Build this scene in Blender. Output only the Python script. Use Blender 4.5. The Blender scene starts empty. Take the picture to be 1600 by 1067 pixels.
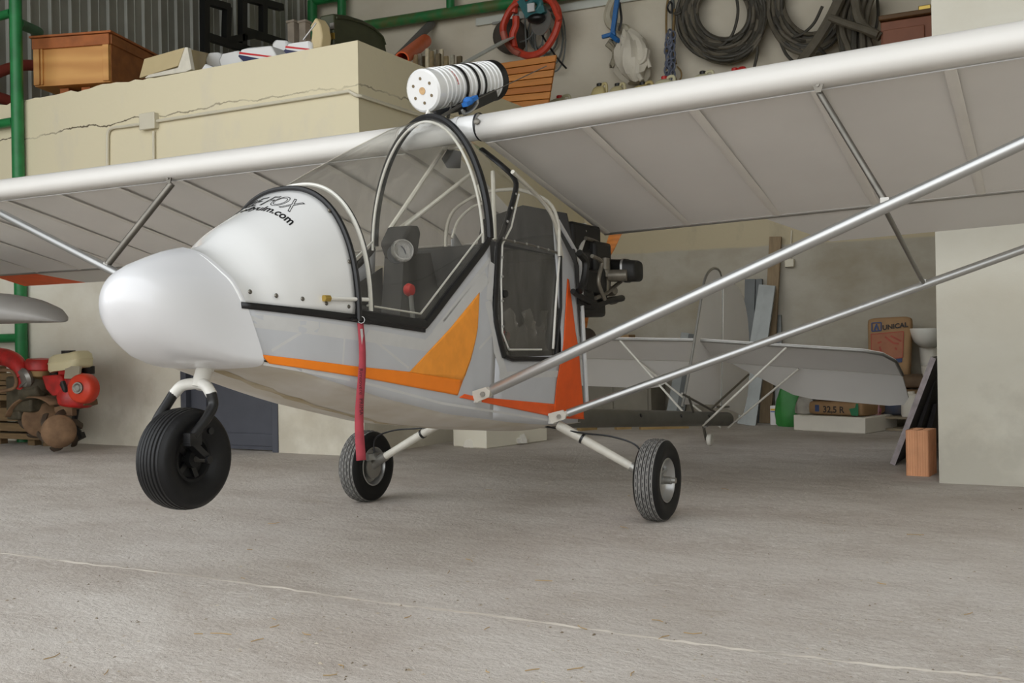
import bpy, math, random
from mathutils import Vector, Matrix, geometry
random.seed(7)
sc = bpy.context.scene
COL = sc.collection
# ------------------------------------------------------------------ camera
FPX, YAW, PITCH, ROLL, CAMH = 1641.43, 0.494339, 0.000787, 0.0170136, 0.85
def _cam_rot():
    fwd = Vector((-math.sin(YAW), math.cos(YAW), 0)); right = Vector((math.cos(YAW), math.sin(YAW), 0)); down = Vector((0, 0, -1))
    f2 = fwd * math.cos(PITCH) + down * math.sin(PITCH); d2 = down * math.cos(PITCH) - fwd * math.sin(PITCH)
    r2 = right * math.cos(ROLL) + d2 * math.sin(ROLL); d3 = d2 * math.cos(ROLL) - right * math.sin(ROLL)
    return r2, d3, f2
CR, CD, CF = _cam_rot()
CAM = Vector((0, 0, CAMH))
cam_data = bpy.data.cameras.new('camera'); cam = bpy.data.objects.new('camera', cam_data); COL.objects.link(cam)
cam_data.sensor_width = 36.0; cam_data.sensor_fit = 'HORIZONTAL'; cam_data.lens = FPX / 1600 * 36
M = Matrix((CR, -CD, -CF)).transposed().to_4x4(); M.translation = CAM
cam.matrix_world = M; cam_data.clip_end = 200
sc.camera = cam
# ------------------------------------------------------------------ world, light, exposure
w = bpy.data.worlds.new('world'); sc.world = w; w.use_nodes = True
bg = w.node_tree.nodes['Background']; bg.inputs[0].default_value = (0.93, 0.965, 1.0, 1); bg.inputs[1].default_value = 1.9
def area(name, loc, target, sx, sy, power, col):
    d = bpy.data.lights.new(name, 'AREA'); d.shape = 'RECTANGLE'; d.size = sx; d.size_y = sy; d.energy = power; d.color = col
    o = bpy.data.objects.new(name, d); COL.objects.link(o); o.location = loc
    o.rotation_euler = (Vector(target) - Vector(loc)).to_track_quat('-Z', 'Y').to_euler(); return o
area('daylight_hangar_door', (-4.5, -7.0, 3.0), (-3.2, 6.0, 1.0), 13, 6.0, 170, (1.0, 0.97, 0.91))
sc.view_settings.view_transform = 'Standard'; sc.view_settings.look = 'None'
sc.view_settings.exposure = 0.25; sc.view_settings.gamma = 1.0; sc.view_settings.use_curve_mapping = False
# ------------------------------------------------------------------ pixel -> world point on a known plane
def ray(x, y): return CR * ((x - 800) / FPX) + CD * ((y - 533.5) / FPX) + CF
def P(x, y, X=None, Y=None, Z=None):
    d = ray(x, y)
    if X is not None: t = (X - CAM.x) / d.x
    elif Y is not None: t = (Y - CAM.y) / d.y
    else: t = (Z - CAM.z) / d.z
    return CAM + d * t
# ------------------------------------------------------------------ mesh builder
def lerp(a, b, t): return a + (b - a) * t
def interp(tab, x):
    if x <= tab[0][0]: return tab[0][1]
    for (a, fa), (b, fb) in zip(tab, tab[1:]):
        if x <= b: return fa + (fb - fa) * (x - a) / (b - a)
    return tab[-1][1]
def catmull(pts, n=6, closed=False):
    pts = [Vector(p) for p in pts]; out = []; N = len(pts)
    if N < 3 and not closed: return pts
    rng = range(N if closed else N - 1)
    for i in rng:
        p0 = pts[(i - 1) % N] if closed or i > 0 else pts[0] * 2 - pts[1]
        p1 = pts[i]; p2 = pts[(i + 1) % N]
        p3 = pts[(i + 2) % N] if closed or i + 2 < N else pts[-1] * 2 - pts[-2]
        for k in range(n):
            t = k / n
            out.append(0.5 * ((2 * p1) + (p2 - p0) * t + (2 * p0 - 5 * p1 + 4 * p2 - p3) * t * t + (3 * p1 - p0 - 3 * p2 + p3) * t ** 3))
    if not closed: out.append(pts[-1])
    return out
LOC = {}
def wloc(o): return LOC.get(o.name, Vector((0, 0, 0)))
class MB:
    def __init__(s): s.v = []; s.f = []
    def add(s, vs, fs):
        b = len(s.v); s.v += [Vector(v) for v in vs]; s.f += [tuple(i + b for i in f) for f in fs]; return s
    def box(s, c, sz, rz=0, R=None):
        if R is None: R = Matrix.Rotation(rz, 3, 'Z')
        c = Vector(c); h = Vector(sz) / 2
        vs = [c + R @ Vector((x * h.x, y * h.y, z * h.z)) for z in (-1, 1) for y in (-1, 1) for x in (-1, 1)]
        return s.add(vs, [(0, 2, 3, 1), (4, 5, 7, 6), (0, 1, 5, 4), (2, 6, 7, 3), (0, 4, 6, 2), (1, 3, 7, 5)])
    def bar(s, p0, p1, a, b, up=(0, 0, 1)):
        p0 = Vector(p0); p1 = Vector(p1); d = (p1 - p0).normalized(); e = d.cross(Vector(up))
        if e.length < 1e-4: e = d.cross(Vector((1, 0, 0)))
        e.normalize(); g = e.cross(d)
        R = Matrix((d, e, g)).transposed()
        return s.box((p0 + p1) / 2, ((p1 - p0).length, a, b), R=R)
    def loft(s, rings, closed=True, cap=True, flip=False):
        n = len(rings[0]); vs = [p for r in rings for p in r]; fs = []
        for i in range(len(rings) - 1):
            for j in range(n if closed else n - 1):
                k = (j + 1) % n
                f = (i * n + j, i * n + k, (i + 1) * n + k, (i + 1) * n + j)
                fs.append(f[::-1] if flip else f)
        if cap and closed:
            fs.append(tuple(range(n))[::-1]); fs.append(tuple((len(rings) - 1) * n + j for j in range(n)))
        return s.add(vs, fs)
    def tube(s, p0, p1, r, n=12, r2=None, cap=True):
        return s.path([p0, p1], [r, r if r2 is None else r2], n, cap=cap)
    def path(s, pts, r, n=8, closed=False, cap=True, flat=None):
        pts = [Vector(p) for p in pts]; N = len(pts)
        rs = r if isinstance(r, (list, tuple)) else [r] * N
        def tan(i):
            if closed: return (pts[(i + 1) % N] - pts[(i - 1) % N]).normalized()
            return (pts[min(i + 1, N - 1)] - pts[max(i - 1, 0)]).normalized()
        t = tan(0); e = t.cross(Vector((0, 0, 1)))
        if e.length < 1e-3: e = t.cross(Vector((1, 0, 0)))
        e.normalize(); rings = []
        for i in range(N):
            t2 = tan(i); ax = t.cross(t2)
            if ax.length > 1e-6: e = Matrix.Rotation(t.angle(t2), 3, ax.normalized()) @ e
            t = t2; g = t.cross(e)
            fe, fg = (1, 1) if flat is None else flat
            rings.append([pts[i] + (e * math.cos(2 * math.pi * k / n) * fe + g * math.sin(2 * math.pi * k / n) * fg) * rs[i] for k in range(n)])
        if closed: rings.append(rings[0])
        return s.loft(rings, True, cap and not closed)
    def lathe(s, prof, o, ax, n=32, closed=False):
        o = Vector(o); ax = Vector(ax).normalized(); e = ax.cross(Vector((0, 0, 1)))
        if e.length < 1e-3: e = Vector((1, 0, 0))
        e.normalize(); g = ax.cross(e)
        rings = []
        for k in range(n):
            a = 2 * math.pi * k / n; d = e * math.cos(a) + g * math.sin(a)
            rings.append([o + d * r + ax * h for r, h in prof])
        rings.append(rings[0])
        return s.loft(rings, closed, False)
    def prism(s, poly, th):
        """poly: 3-D points of a planar outline; th: thickness vector"""
        poly = [Vector(p) for p in poly]; th = Vector(th); n = len(poly)
        tri = geometry.tessellate_polygon([poly])
        vs = poly + [p + th for p in poly]
        fs = [tuple(t) for t in tri] + [tuple(i + n for i in t)[::-1] for t in tri]
        for i in range(n): fs.append((i, (i + 1) % n, (i + 1) % n + n, i + n))
        return s.add(vs, fs)
    def ball(s, c, r, n=12, m=8):
        c = Vector(c); r = Vector(r) if not isinstance(r, (int, float)) else Vector((r, r, r))
        rings = []
        for i in range(m + 1):
            a = math.pi * i / m; rr = max(math.sin(a), 0.001)
            rings.append([c + Vector((r.x * rr * math.cos(2 * math.pi * k / n), r.y * rr * math.sin(2 * math.pi * k / n), -r.z * math.cos(a))) for k in range(n)])
        return s.loft(rings, True, True)
    def build(s, name, mat, parent=None, bevel=0, sharp=40, solid=0, smooth=True, fix=True):
        me = bpy.data.meshes.new(name); off = wloc(parent) if parent else Vector((0, 0, 0))
        if parent is None and s.v:      # put a top-level mesh's origin at its base
            lo = Vector([min(v[i] for v in s.v) for i in range(3)]); hi = Vector([max(v[i] for v in s.v) for i in range(3)])
            off = Vector(((lo.x + hi.x) / 2, (lo.y + hi.y) / 2, lo.z))
        me.from_pydata([v - off for v in s.v], [], s.f); me.validate()
        if fix:
            import bmesh
            bm = bmesh.new(); bm.from_mesh(me); bmesh.ops.remove_doubles(bm, verts=bm.verts, dist=1e-5)
            bmesh.ops.recalc_face_normals(bm, faces=bm.faces); bm.to_mesh(me); bm.free()
        if smooth: me.shade_smooth(); me.set_sharp_from_angle(angle=math.radians(sharp))
        if mat is not None: me.materials.append(mat)
        o = bpy.data.objects.new(name, me); COL.objects.link(o)
        if parent: o.parent = parent; LOC[o.name] = off
        else: o.location = off; LOC[o.name] = off
        if solid: md = o.modifiers.new('thickness', 'SOLIDIFY'); md.thickness = solid; md.offset = 0
        if bevel: md = o.modifiers.new('edge', 'BEVEL'); md.width = bevel; md.segments = 2; md.limit_method = 'ANGLE'; md.angle_limit = math.radians(40)
        return o
def tag(o, label=None, cat=None, group=None, kind=None):
    if label: o['label'] = label
    if cat: o['category'] = cat
    if group: o['group'] = group
    if kind: o['kind'] = kind
    return o
def thing(name, loc, label, cat, group=None):
    o = bpy.data.objects.new(name, None); COL.objects.link(o); o.location = loc; o.empty_display_size = .1
    LOC[o.name] = Vector(loc); return tag(o, label, cat, group)
def struct(mb, name, mat, **k):
    o = mb.build(name, mat, **k); o['kind'] = 'structure'; return o
def text_mesh(txt, size, outline=0.0, extrude=0.0, shear=0.0, bold=0.0, n=4):
    cu = bpy.data.curves.new('t', 'FONT'); cu.body = txt; cu.size = size; cu.shear = shear; cu.extrude = extrude; cu.offset = bold; cu.resolution_u = n
    if outline: cu.fill_mode = 'NONE'; cu.bevel_depth = outline; cu.bevel_resolution = 0; cu.dimensions = '2D'
    o = bpy.data.objects.new('t', cu); COL.objects.link(o)
    dg = bpy.context.evaluated_depsgraph_get(); me = bpy.data.meshes.new_from_object(o.evaluated_get(dg))
    vs = [v.co.copy() for v in me.vertices]; fs = [tuple(p.vertices) for p in me.polygons]
    bpy.data.objects.remove(o); bpy.data.curves.remove(cu); bpy.data.meshes.remove(me)
    return vs, fs
def flat_text(mb, txt, size, o, ex, ey, **k):
    vs, fs = text_mesh(txt, size, **k); o = Vector(o); ex = Vector(ex).normalized(); ey = Vector(ey).normalized()
    return mb.add([o + ex * v.x + ey * v.y for v in vs], fs)
# ------------------------------------------------------------------ materials
def lin(c):
    return tuple(((x / 255) / 12.92 if x / 255 <= .04045 else ((x / 255 + .055) / 1.055) ** 2.4) for x in c)
def mat(name, rgb, rough=.6, metal=0, var=.12, scale=6, bump=0, bscale=60, rgb2=None, coat=0, spec=None, stretch=None):
    m = bpy.data.materials.new(name); m.use_nodes = True; nt = m.node_tree; b = nt.nodes['Principled BSDF']
    c = lin(rgb); c2 = lin(rgb2) if rgb2 else tuple(x * (1 - var) for x in c)
    b.inputs['Roughness'].default_value = rough; b.inputs['Metallic'].default_value = metal
    if coat: b.inputs['Coat Weight'].default_value = coat; b.inputs['Coat Roughness'].default_value = .06
    if spec is not None: b.inputs['Specular IOR Level'].default_value = spec
    tc = nt.nodes.new('ShaderNodeTexCoord'); src = tc.outputs['Object']
    if stretch:
        mp = nt.nodes.new('ShaderNodeMapping'); mp.inputs['Scale'].default_value = stretch; nt.links.new(src, mp.inputs[0]); src = mp.outputs[0]
    n = nt.nodes.new('ShaderNodeTexNoise'); n.inputs['Scale'].default_value = scale; n.inputs['Detail'].default_value = 5; nt.links.new(src, n.inputs['Vector'])
    mx = nt.nodes.new('ShaderNodeMix'); mx.data_type = 'RGBA'
    r = nt.nodes.new('ShaderNodeMapRange'); r.inputs['From Min'].default_value = .35; r.inputs['From Max'].default_value = .68
    nt.links.new(n.outputs['Fac'], r.inputs[0]); nt.links.new(r.outputs[0], mx.inputs[0])
    mx.inputs[6].default_value = (*c, 1); mx.inputs[7].default_value = (*c2, 1); nt.links.new(mx.outputs[2], b.inputs['Base Color'])
    if bump:
        n2 = nt.nodes.new('ShaderNodeTexNoise'); n2.inputs['Scale'].default_value = bscale; n2.inputs['Detail'].default_value = 4; nt.links.new(src, n2.inputs['Vector'])
        bp = nt.nodes.new('ShaderNodeBump'); bp.inputs['Strength'].default_value = bump; bp.inputs['Distance'].default_value = .01
        nt.links.new(n2.outputs['Fac'], bp.inputs['Height']); nt.links.new(bp.outputs[0], b.inputs['Normal'])
    return m
def N(nt, t, **k):
    n = nt.nodes.new(t)
    for a, v in k.items(): setattr(n, a, v)
    return n
def floor_mat():
    m = bpy.data.materials.new('concrete_floor'); m.use_nodes = True; nt = m.node_tree; b = nt.nodes['Principled BSDF']; L = nt.links.new
    tc = N(nt, 'ShaderNodeTexCoord')
    def noise(scale, detail, sx=1, sy=1, rz=0.0, rough=.6):
        mp = N(nt, 'ShaderNodeMapping'); mp.inputs['Scale'].default_value = (sx, sy, 1); mp.inputs['Rotation'].default_value = (0, 0, rz)
        L(tc.outputs['Object'], mp.inputs[0]); n = N(nt, 'ShaderNodeTexNoise'); n.inputs['Scale'].default_value = scale; n.inputs['Detail'].default_value = detail; n.inputs['Roughness'].default_value = rough
        L(mp.outputs[0], n.inputs['Vector']); return n.outputs['Fac']
    def rng(s, a, c):
        r = N(nt, 'ShaderNodeMapRange'); r.inputs['From Min'].default_value = a; r.inputs['From Max'].default_value = c; L(s, r.inputs[0]); return r.outputs[0]
    def mix(f, a, c):
        x = N(nt, 'ShaderNodeMix', data_type='RGBA'); L(f, x.inputs[0])
        for i, s in ((6, a), (7, c)):
            if isinstance(s, tuple): x.inputs[i].default_value = (*lin(s), 1)
            else: L(s, x.inputs[i])
        return x.outputs[2]
    big = noise(.55, 4); mid = noise(2.0, 7, .8, 1.25, .45, .65); fine = noise(30, 7, .75, 1.15, .45, .7); dirt = noise(2.1, 9, .6, 1.5, .45, .75)
    c = mix(rng(big, .38, .64), (193, 185, 176), (203, 196, 188))
    c = mix(rng(mid, .42, .66), c, (178, 168, 158))
    pale = mix(rng(fine, .5, .75), c, (222, 217, 210)); c = mix(rng(noise(1.3, 5, .6, 1.3, .45), .42, .62), c, pale)
    c = mix(rng(dirt, .60, .78), c, (152, 137, 118))
    c = mix(rng(noise(75, 4, .8, 1.1, .45, .7), .56, .72), c, (150, 141, 130)); c = mix(rng(noise(60, 3, .8, 1.1, .2, .6), .64, .72), c, (216, 211, 203))
    L(c, b.inputs['Base Color']); b.inputs['Roughness'].default_value = .85; b.inputs['Specular IOR Level'].default_value = .25
    add = N(nt, 'ShaderNodeMath', operation='MULTIPLY_ADD'); L(noise(7, 9, .8, 1.3, .45, .72), add.inputs[0]); add.inputs[1].default_value = 2.3; L(noise(55, 5, .8, 1.1, .45, .7), add.inputs[2])
    bp = N(nt, 'ShaderNodeBump'); bp.inputs['Strength'].default_value = .6; bp.inputs['Distance'].default_value = .014; L(add.outputs[0], bp.inputs['Height']); L(bp.outputs[0], b.inputs['Normal'])
    return m
def plaster_mat(name, base, stain, low=None, crack=None, band=None):
    m = bpy.data.materials.new(name); m.use_nodes = True; nt = m.node_tree; b = nt.nodes['Principled BSDF']; L = nt.links.new
    geo = N(nt, 'ShaderNodeNewGeometry'); pos = geo.outputs['Position']
    sep = N(nt, 'ShaderNodeSeparateXYZ'); L(pos, sep.inputs[0])
    def noise(scale, detail, st=(1, 1, 1), rough=.6):
        mp = N(nt, 'ShaderNodeMapping'); mp.inputs['Scale'].default_value = st; L(pos, mp.inputs[0])
        n = N(nt, 'ShaderNodeTexNoise'); n.inputs['Scale'].default_value = scale; n.inputs['Detail'].default_value = detail; n.inputs['Roughness'].default_value = rough
        L(mp.outputs[0], n.inputs['Vector']); return n.outputs['Fac']
    def rng(s, a, c, t0=0, t1=1):
        r = N(nt, 'ShaderNodeMapRange'); r.inputs['From Min'].default_value = a; r.inputs['From Max'].default_value = c; r.inputs['To Min'].default_value = t0; r.inputs['To Max'].default_value = t1; L(s, r.inputs[0]); return r.outputs[0]
    def mix(f, a, c):
        x = N(nt, 'ShaderNodeMix', data_type='RGBA'); L(f, x.inputs[0])
        for i, s in ((6, a), (7, c)):
            if isinstance(s, tuple): x.inputs[i].default_value = (*lin(s), 1)
            else: L(s, x.inputs[i])
        return x.outputs[2]
    def mth(op, a, c):
        x = N(nt, 'ShaderNodeMath', operation=op)
        for i, s in ((0, a), (1, c)):
            if isinstance(s, (int, float)): x.inputs[i].default_value = s
            else: L(s, x.inputs[i])
        return x.outputs[0]
    c = mix(rng(noise(1.1, 6, (1, 1, 1.6)), .40, .70), base, stain)
    if band:   # different render above a day-joint
        z = mth('ADD', sep.outputs['Z'], rng(noise(1.2, 3), 0, 1, -.03, .03)); c = mix(rng(z, band[0] - .01, band[0] + .01), c, band[1])
        c = mix(rng(noise(2.2, 6, (1, 1, .5)), .55, .8), c, stain)
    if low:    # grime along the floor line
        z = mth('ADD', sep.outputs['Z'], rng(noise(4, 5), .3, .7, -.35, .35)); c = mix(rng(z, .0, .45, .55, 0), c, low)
    if crack:
        z = mth('ADD', sep.outputs['Z'], rng(noise(2.2, 7), 0, 1, -.10, .10)); d = mth('ABSOLUTE', mth('SUBTRACT', z, crack), 0)
        c = mix(mth('MULTIPLY', rng(d, .003, .008, 1, 0), rng(noise(1.2, 3), .35, .55)), c, (96, 86, 70))
    L(c, b.inputs['Base Color']); b.inputs['Roughness'].default_value = .9; b.inputs['Specular IOR Level'].default_value = .15
    bp = N(nt, 'ShaderNodeBump'); bp.inputs['Strength'].default_value = .25; bp.inputs['Distance'].default_value = .01; L(noise(14, 6), bp.inputs['Height']); L(bp.outputs[0], b.inputs['Normal'])
    return m
def glass_mat(name, tint=(.86, .86, .84), haze=.07, rough=.03, ior=1.45):
    m = bpy.data.materials.new(name); m.use_nodes = True; nt = m.node_tree; L = nt.links.new
    for n in list(nt.nodes): nt.nodes.remove(n)
    out = N(nt, 'ShaderNodeOutputMaterial'); tr = N(nt, 'ShaderNodeBsdfTransparent'); tr.inputs[0].default_value = (*tint, 1)
    gl = N(nt, 'ShaderNodeBsdfGlossy'); gl.inputs['Roughness'].default_value = rough; gl.inputs[0].default_value = (1, 1, 1, 1)
    df = N(nt, 'ShaderNodeBsdfDiffuse'); df.inputs[0].default_value = (.62, .60, .56, 1)
    lw = N(nt, 'ShaderNodeLayerWeight'); lw.inputs[0].default_value = .5      # 1 - |cos|: the same from both sides of the sheet
    pw = N(nt, 'ShaderNodeMath', operation='POWER'); L(lw.outputs['Facing'], pw.inputs[0]); pw.inputs[1].default_value = 4.5
    fr = N(nt, 'ShaderNodeMath', operation='MULTIPLY_ADD'); L(pw.outputs[0], fr.inputs[0]); fr.inputs[1].default_value = .55 * (ior - 1) / .3; fr.inputs[2].default_value = ((ior - 1) / (ior + 1)) ** 2 * 1.6
    tc = N(nt, 'ShaderNodeTexCoord'); mp = N(nt, 'ShaderNodeMapping'); mp.inputs['Scale'].default_value = (1, 3, 1); mp.inputs['Rotation'].default_value = (.5, .3, .6); L(tc.outputs['Object'], mp.inputs[0])
    nz = N(nt, 'ShaderNodeTexNoise'); nz.inputs['Scale'].default_value = 5; nz.inputs['Detail'].default_value = 7; L(mp.outputs[0], nz.inputs['Vector'])
    r = N(nt, 'ShaderNodeMapRange'); r.inputs['From Min'].default_value = .35; r.inputs['From Max'].default_value = .75; r.inputs['To Min'].default_value = haze * .45; r.inputs['To Max'].default_value = haze * 1.7; L(nz.outputs['Fac'], r.inputs[0])
    m1 = N(nt, 'ShaderNodeMixShader'); L(r.outputs[0], m1.inputs[0]); L(tr.outputs[0], m1.inputs[1]); L(df.outputs[0], m1.inputs[2])
    m2 = N(nt, 'ShaderNodeMixShader'); L(fr.outputs[0], m2.inputs[0]); L(m1.outputs[0], m2.inputs[1]); L(gl.outputs[0], m2.inputs[2]); L(m2.outputs[0], out.inputs[0])
    return m
def plywood_mat(name, a, c, scale=3, st=(1, 1, 2.2)):
    m = bpy.data.materials.new(name); m.use_nodes = True; nt = m.node_tree; b = nt.nodes['Principled BSDF']; L = nt.links.new
    tc = N(nt, 'ShaderNodeTexCoord'); mp = N(nt, 'ShaderNodeMapping'); mp.inputs['Scale'].default_value = st; L(tc.outputs['Object'], mp.inputs[0])
    wv = N(nt, 'ShaderNodeTexWave'); wv.inputs['Scale'].default_value = scale; wv.bands_direction = 'Z'; wv.inputs['Distortion'].default_value = 9; wv.inputs['Detail'].default_value = 4; wv.inputs['Detail Scale'].default_value = .8; L(mp.outputs[0], wv.inputs['Vector'])
    r = N(nt, 'ShaderNodeMapRange'); r.inputs['To Max'].default_value = .8; L(wv.outputs['Fac'], r.inputs[0])
    x = N(nt, 'ShaderNodeMix', data_type='RGBA'); L(r.outputs[0], x.inputs[0]); x.inputs[6].default_value = (*lin(a), 1); x.inputs[7].default_value = (*lin(c), 1)
    L(x.outputs[2], b.inputs['Base Color']); b.inputs['Roughness'].default_value = .6; return m
MT = dict(
    floor=floor_mat(),
    plaster=plaster_mat('cream_plaster', (220, 215, 200), (205, 197, 178), low=(182, 174, 156), crack=2.80, band=(1.5, (216, 206, 176))),
    plaster_back=plaster_mat('back_wall_plaster', (212, 204, 186), (202, 193, 173)),
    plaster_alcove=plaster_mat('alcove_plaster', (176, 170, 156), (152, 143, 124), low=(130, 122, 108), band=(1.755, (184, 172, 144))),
    plaster_pillar=plaster_mat('pale_plaster', (208, 205, 192), (198, 193, 178), low=(172, 168, 156)),
    corr=mat('galvanised_cladding', (150, 150, 141), .5, .3, .18, 2),
    roof=mat('roof_sheet', (120, 118, 112), .7),
    green=mat('green_paint', (32, 122, 64), .45, 0, .25, 9),
    greendark=mat('green_beam_paint', (38, 120, 66), .5, 0, .45, 7, rgb2=(92, 104, 60)),
    white_gloss=mat('white_gelcoat', (224, 224, 222), .22, 0, .03, 3, coat=.5),
    nose=mat('nose_gelcoat', (210, 210, 211), .28, 0, .02, 3, coat=.25),
    wing_le=mat('wing_leading_edge', (212, 209, 203), .35, 0, .03, 3),
    wing_fab=mat('wing_dacron', (230, 227, 222), .5, 0, .04, 3),
    batten=mat('batten_tape', (226, 222, 214), .5, 0, .05, 8),
    hull=mat('hull_fabric', (196, 198, 202), .5, 0, .05, 8),
    hull_white=mat('white_seam_tape', (206, 206, 205), .55, 0, .06, 14),
    belly=mat('belly_fabric', (202, 197, 188), .6, 0, .16, 5, rgb2=(186, 177, 160)),
    stain=mat('oil_stain', (160, 143, 108), .7, 0, .2, 9, rgb2=(182, 170, 146)),
    dark_hole=mat('drilled_hole', (120, 104, 78), .8),
    orange=mat('orange_fabric', (255, 138, 26), .5, 0, .04, 20),
    orange_red=mat('red_orange_fabric', (244, 96, 26), .5, 0, .12, 12),
    orange_soft=mat('light_orange_fabric', (255, 162, 54), .5, 0, .1, 20),
    alu=mat('polished_aluminium', (182, 182, 180), .36, .85, .06, 4),
    alu_dull=mat('dull_aluminium', (168, 166, 160), .42, .8, .12, 10),
    steel=mat('steel', (120, 116, 108), .4, .8, .2, 14),
    cream_tube=mat('cream_painted_tube', (206, 202, 190), .4, 0, .1, 20),
    white_tube=mat('white_painted_tube', (222, 220, 212), .35, 0, .05, 20),
    black=mat('black_paint', (18, 18, 19), .4, 0, .3, 30),
    rubber=mat('black_rubber', (22, 22, 22), .55, 0, .25, 25, spec=.3),
    rubber_old=mat('worn_nose_tyre', (20, 20, 21), .5, 0, .2, 18, bump=.1, spec=.3),
    tread=mat('dusty_tread', (128, 126, 122), .9, 0, .25, 60),
    black_trim=mat('black_edge_trim', (20, 20, 21), .45, 0, .2, 30),
    glass=glass_mat('canopy_polycarbonate', (.93, .925, .90), .06, .03, 1.30),
    glass_dark=glass_mat('smoked_door_panel', (.72, .71, .69), .07, .05, 1.3),
    vent=glass_mat('clear_vent', (.85, .85, .83), .38),
    interior=mat('charcoal_upholstery', (56, 54, 51), .85, 0, .2, 14),
    red=mat('red_plastic', (200, 44, 36), .45, 0, .15, 20),
    ribbon=mat('red_ribbon_cloth', (172, 64, 75), .8, 0, .18, 26),
    ink=mat('black_ink', (40, 22, 26), .7),
    text=mat('black_lettering', (20, 20, 22), .5),
    engine=mat('black_engine_casting', (34, 33, 31), .5, .2, .3, 25),
    engine_grey=mat('grey_engine_casting', (128, 122, 110), .45, .5, .25, 30),
    muffler=mat('rusty_muffler', (66, 52, 46), .6, .3, .3, 20),
    prop=plywood_mat('varnished_propeller', (196, 118, 42), (170, 96, 30), 5),
    brass=mat('brass', (200, 170, 90), .3, .9),
)
# ================================================================== the hangar
YF, YA, YU = 6.40, 10.45, 11.8          # mezzanine face, alcove wall, upper back wall
XL, XC, XP, XR = -9.58, -4.72, -0.707, 6.0
ZT, ZR = 3.12, 7.2
mb = MB(); mb.box((-2, -4, -.1), (40, 36, .2)); floor = struct(mb, 'floor', MT['floor'], smooth=False)
# raised day-joint in the screed that crosses the foreground
rng = random.Random(11); mb = MB(); pts = [P(x, y, Z=0) for x, y in ((-60, 855), (0, 864), (120, 879), (240, 893), (360, 908), (480, 925), (600, 942), (760, 961), (900, 980), (1020, 997), (1140, 1012), (1290, 1030), (1430, 1046), (1560, 1059), (1680, 1075))]
pts = catmull(pts, 8); cols = []
for i, p in enumerate(pts):
    d = (pts[min(i + 1, len(pts) - 1)] - pts[max(i - 1, 0)]).normalized(); n = Vector((-d.y, d.x, 0)); hw = .002 + .005 * rng.random(); h = .001 + .0035 * rng.random(); j = n * rng.uniform(-.006, .006)
    cols.append([p + j - n * hw * 1.6 + Vector((0, 0, -.001)), p + j + Vector((0, 0, h)), p + j + n * hw + Vector((0, 0, -.001))])
mb.loft(cols, False, False); j = mb.build('floor_joint', mat('joint_mortar', (186, 178, 166), .9, 0, .25, 2.5, rgb2=(160, 150, 138)), floor)
# crumbs of mortar and straw scattered on the floor
mb = MB()
for i in range(520):
    p = P(rng.uniform(0, 1600), 690 + 377 * rng.random() ** .8, Z=0); r = rng.uniform(.002, .0055) * (1.5 if i % 17 == 0 else 1)
    a = rng.random() * 6.28; mb.add([p + Vector((math.cos(a + q * 1.57) * r * (1.6 if q % 2 else .8), math.sin(a + q * 1.57) * r * (1.6 if q % 2 else .8), 0)) for q in range(4)] + [p + Vector((0, 0, r * .7))], [(0, 1, 4), (1, 2, 4), (2, 3, 4), (3, 0, 4)])
cr = mb.build('floor_crumbs', mat('mortar_crumbs', (176, 166, 150), .9, 0, .5, 3, rgb2=(104, 88, 66)), floor, fix=False); cr['kind'] = 'stuff'
# straws
mb = MB()
for i in range(34):
    p = P(rng.uniform(0, 1600), 760 + 300 * rng.random(), Z=.003); a = rng.random() * 6.28; L_ = rng.uniform(.02, .07); d = Vector((math.cos(a), math.sin(a), 0)); e = Vector((-d.y, d.x, 0)) * L_ * rng.uniform(-.25, .25)
    mb.path([p, p + d * L_ * .5 + e, p + d * L_], .0013, 4)
st = mb.build('floor_straw', mat('dry_straw', (176, 146, 92), .8, 0, .3, 4), floor, fix=False); st['kind'] = 'stuff'
# mezzanine block on the left with the grey door
DX0, DX1, DZ = -6.60, -5.55, 2.02
mb = MB(); mb.box(((XL + XC) / 2, (YF + .12 + YU) / 2, ZT / 2), (XC - XL, YU - YF - .12, ZT))
mb.box(((XL + DX0) / 2, YF + .06, ZT / 2), (DX0 - XL, .12, ZT)); mb.box(((DX1 + XC) / 2, YF + .06, ZT / 2), (XC - DX1, .12, ZT)); mb.box(((DX0 + DX1) / 2, YF + .06, (DZ + ZT) / 2), (DX1 - DX0, .12, ZT - DZ))
mezz = struct(mb, 'wall_mezzanine', MT['plaster'], smooth=False)
cap = MB(); rng = random.Random(4); cols = []
for i in range(61):
    x = lerp(XL, XC, i / 60); h = ZT + (.012 * rng.random() + .025 * rng.random() if x < -6.9 else .002); cols.append([Vector((x, YF + .002, ZT - .05)), Vector((x, YF + .004 + .01 * rng.random(), h)), Vector((x, YF + .10, h)), Vector((x, YF + .15, ZT))])
cap.loft(cols, False, False); cap.build('plaster_rim', MT['plaster'], mezz)
DG = mat('slate_grey_door_paint', (72, 74, 82), .5, 0, .12, 8)
mb = MB(); mb.box(((DX0 + DX1) / 2, YF + .07, DZ / 2), (DX1 - DX0 - .02, .04, DZ - .02)); d1 = struct(mb, 'door_1', DG)
mb = MB()
for x in (DX0 + .04, DX1 - .03): mb.box((x, YF + .03, DZ / 2), (.06, .08, DZ))
mb.box(((DX0 + DX1) / 2, YF + .03, DZ - .03), (DX1 - DX0, .08, .06)); mb.build('door_frame', DG, d1, bevel=.004)
mb = MB(); mb.box(((DX0 + DX1) / 2 + .06, YF + .045, .09), (DX1 - DX0 - .22, .012, .10)); mb.box((DX0 + .24, YF + .045, 1.0), (.02, .012, 1.9)); mb.build('door_rail', DG, d1, bevel=.003)
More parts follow.
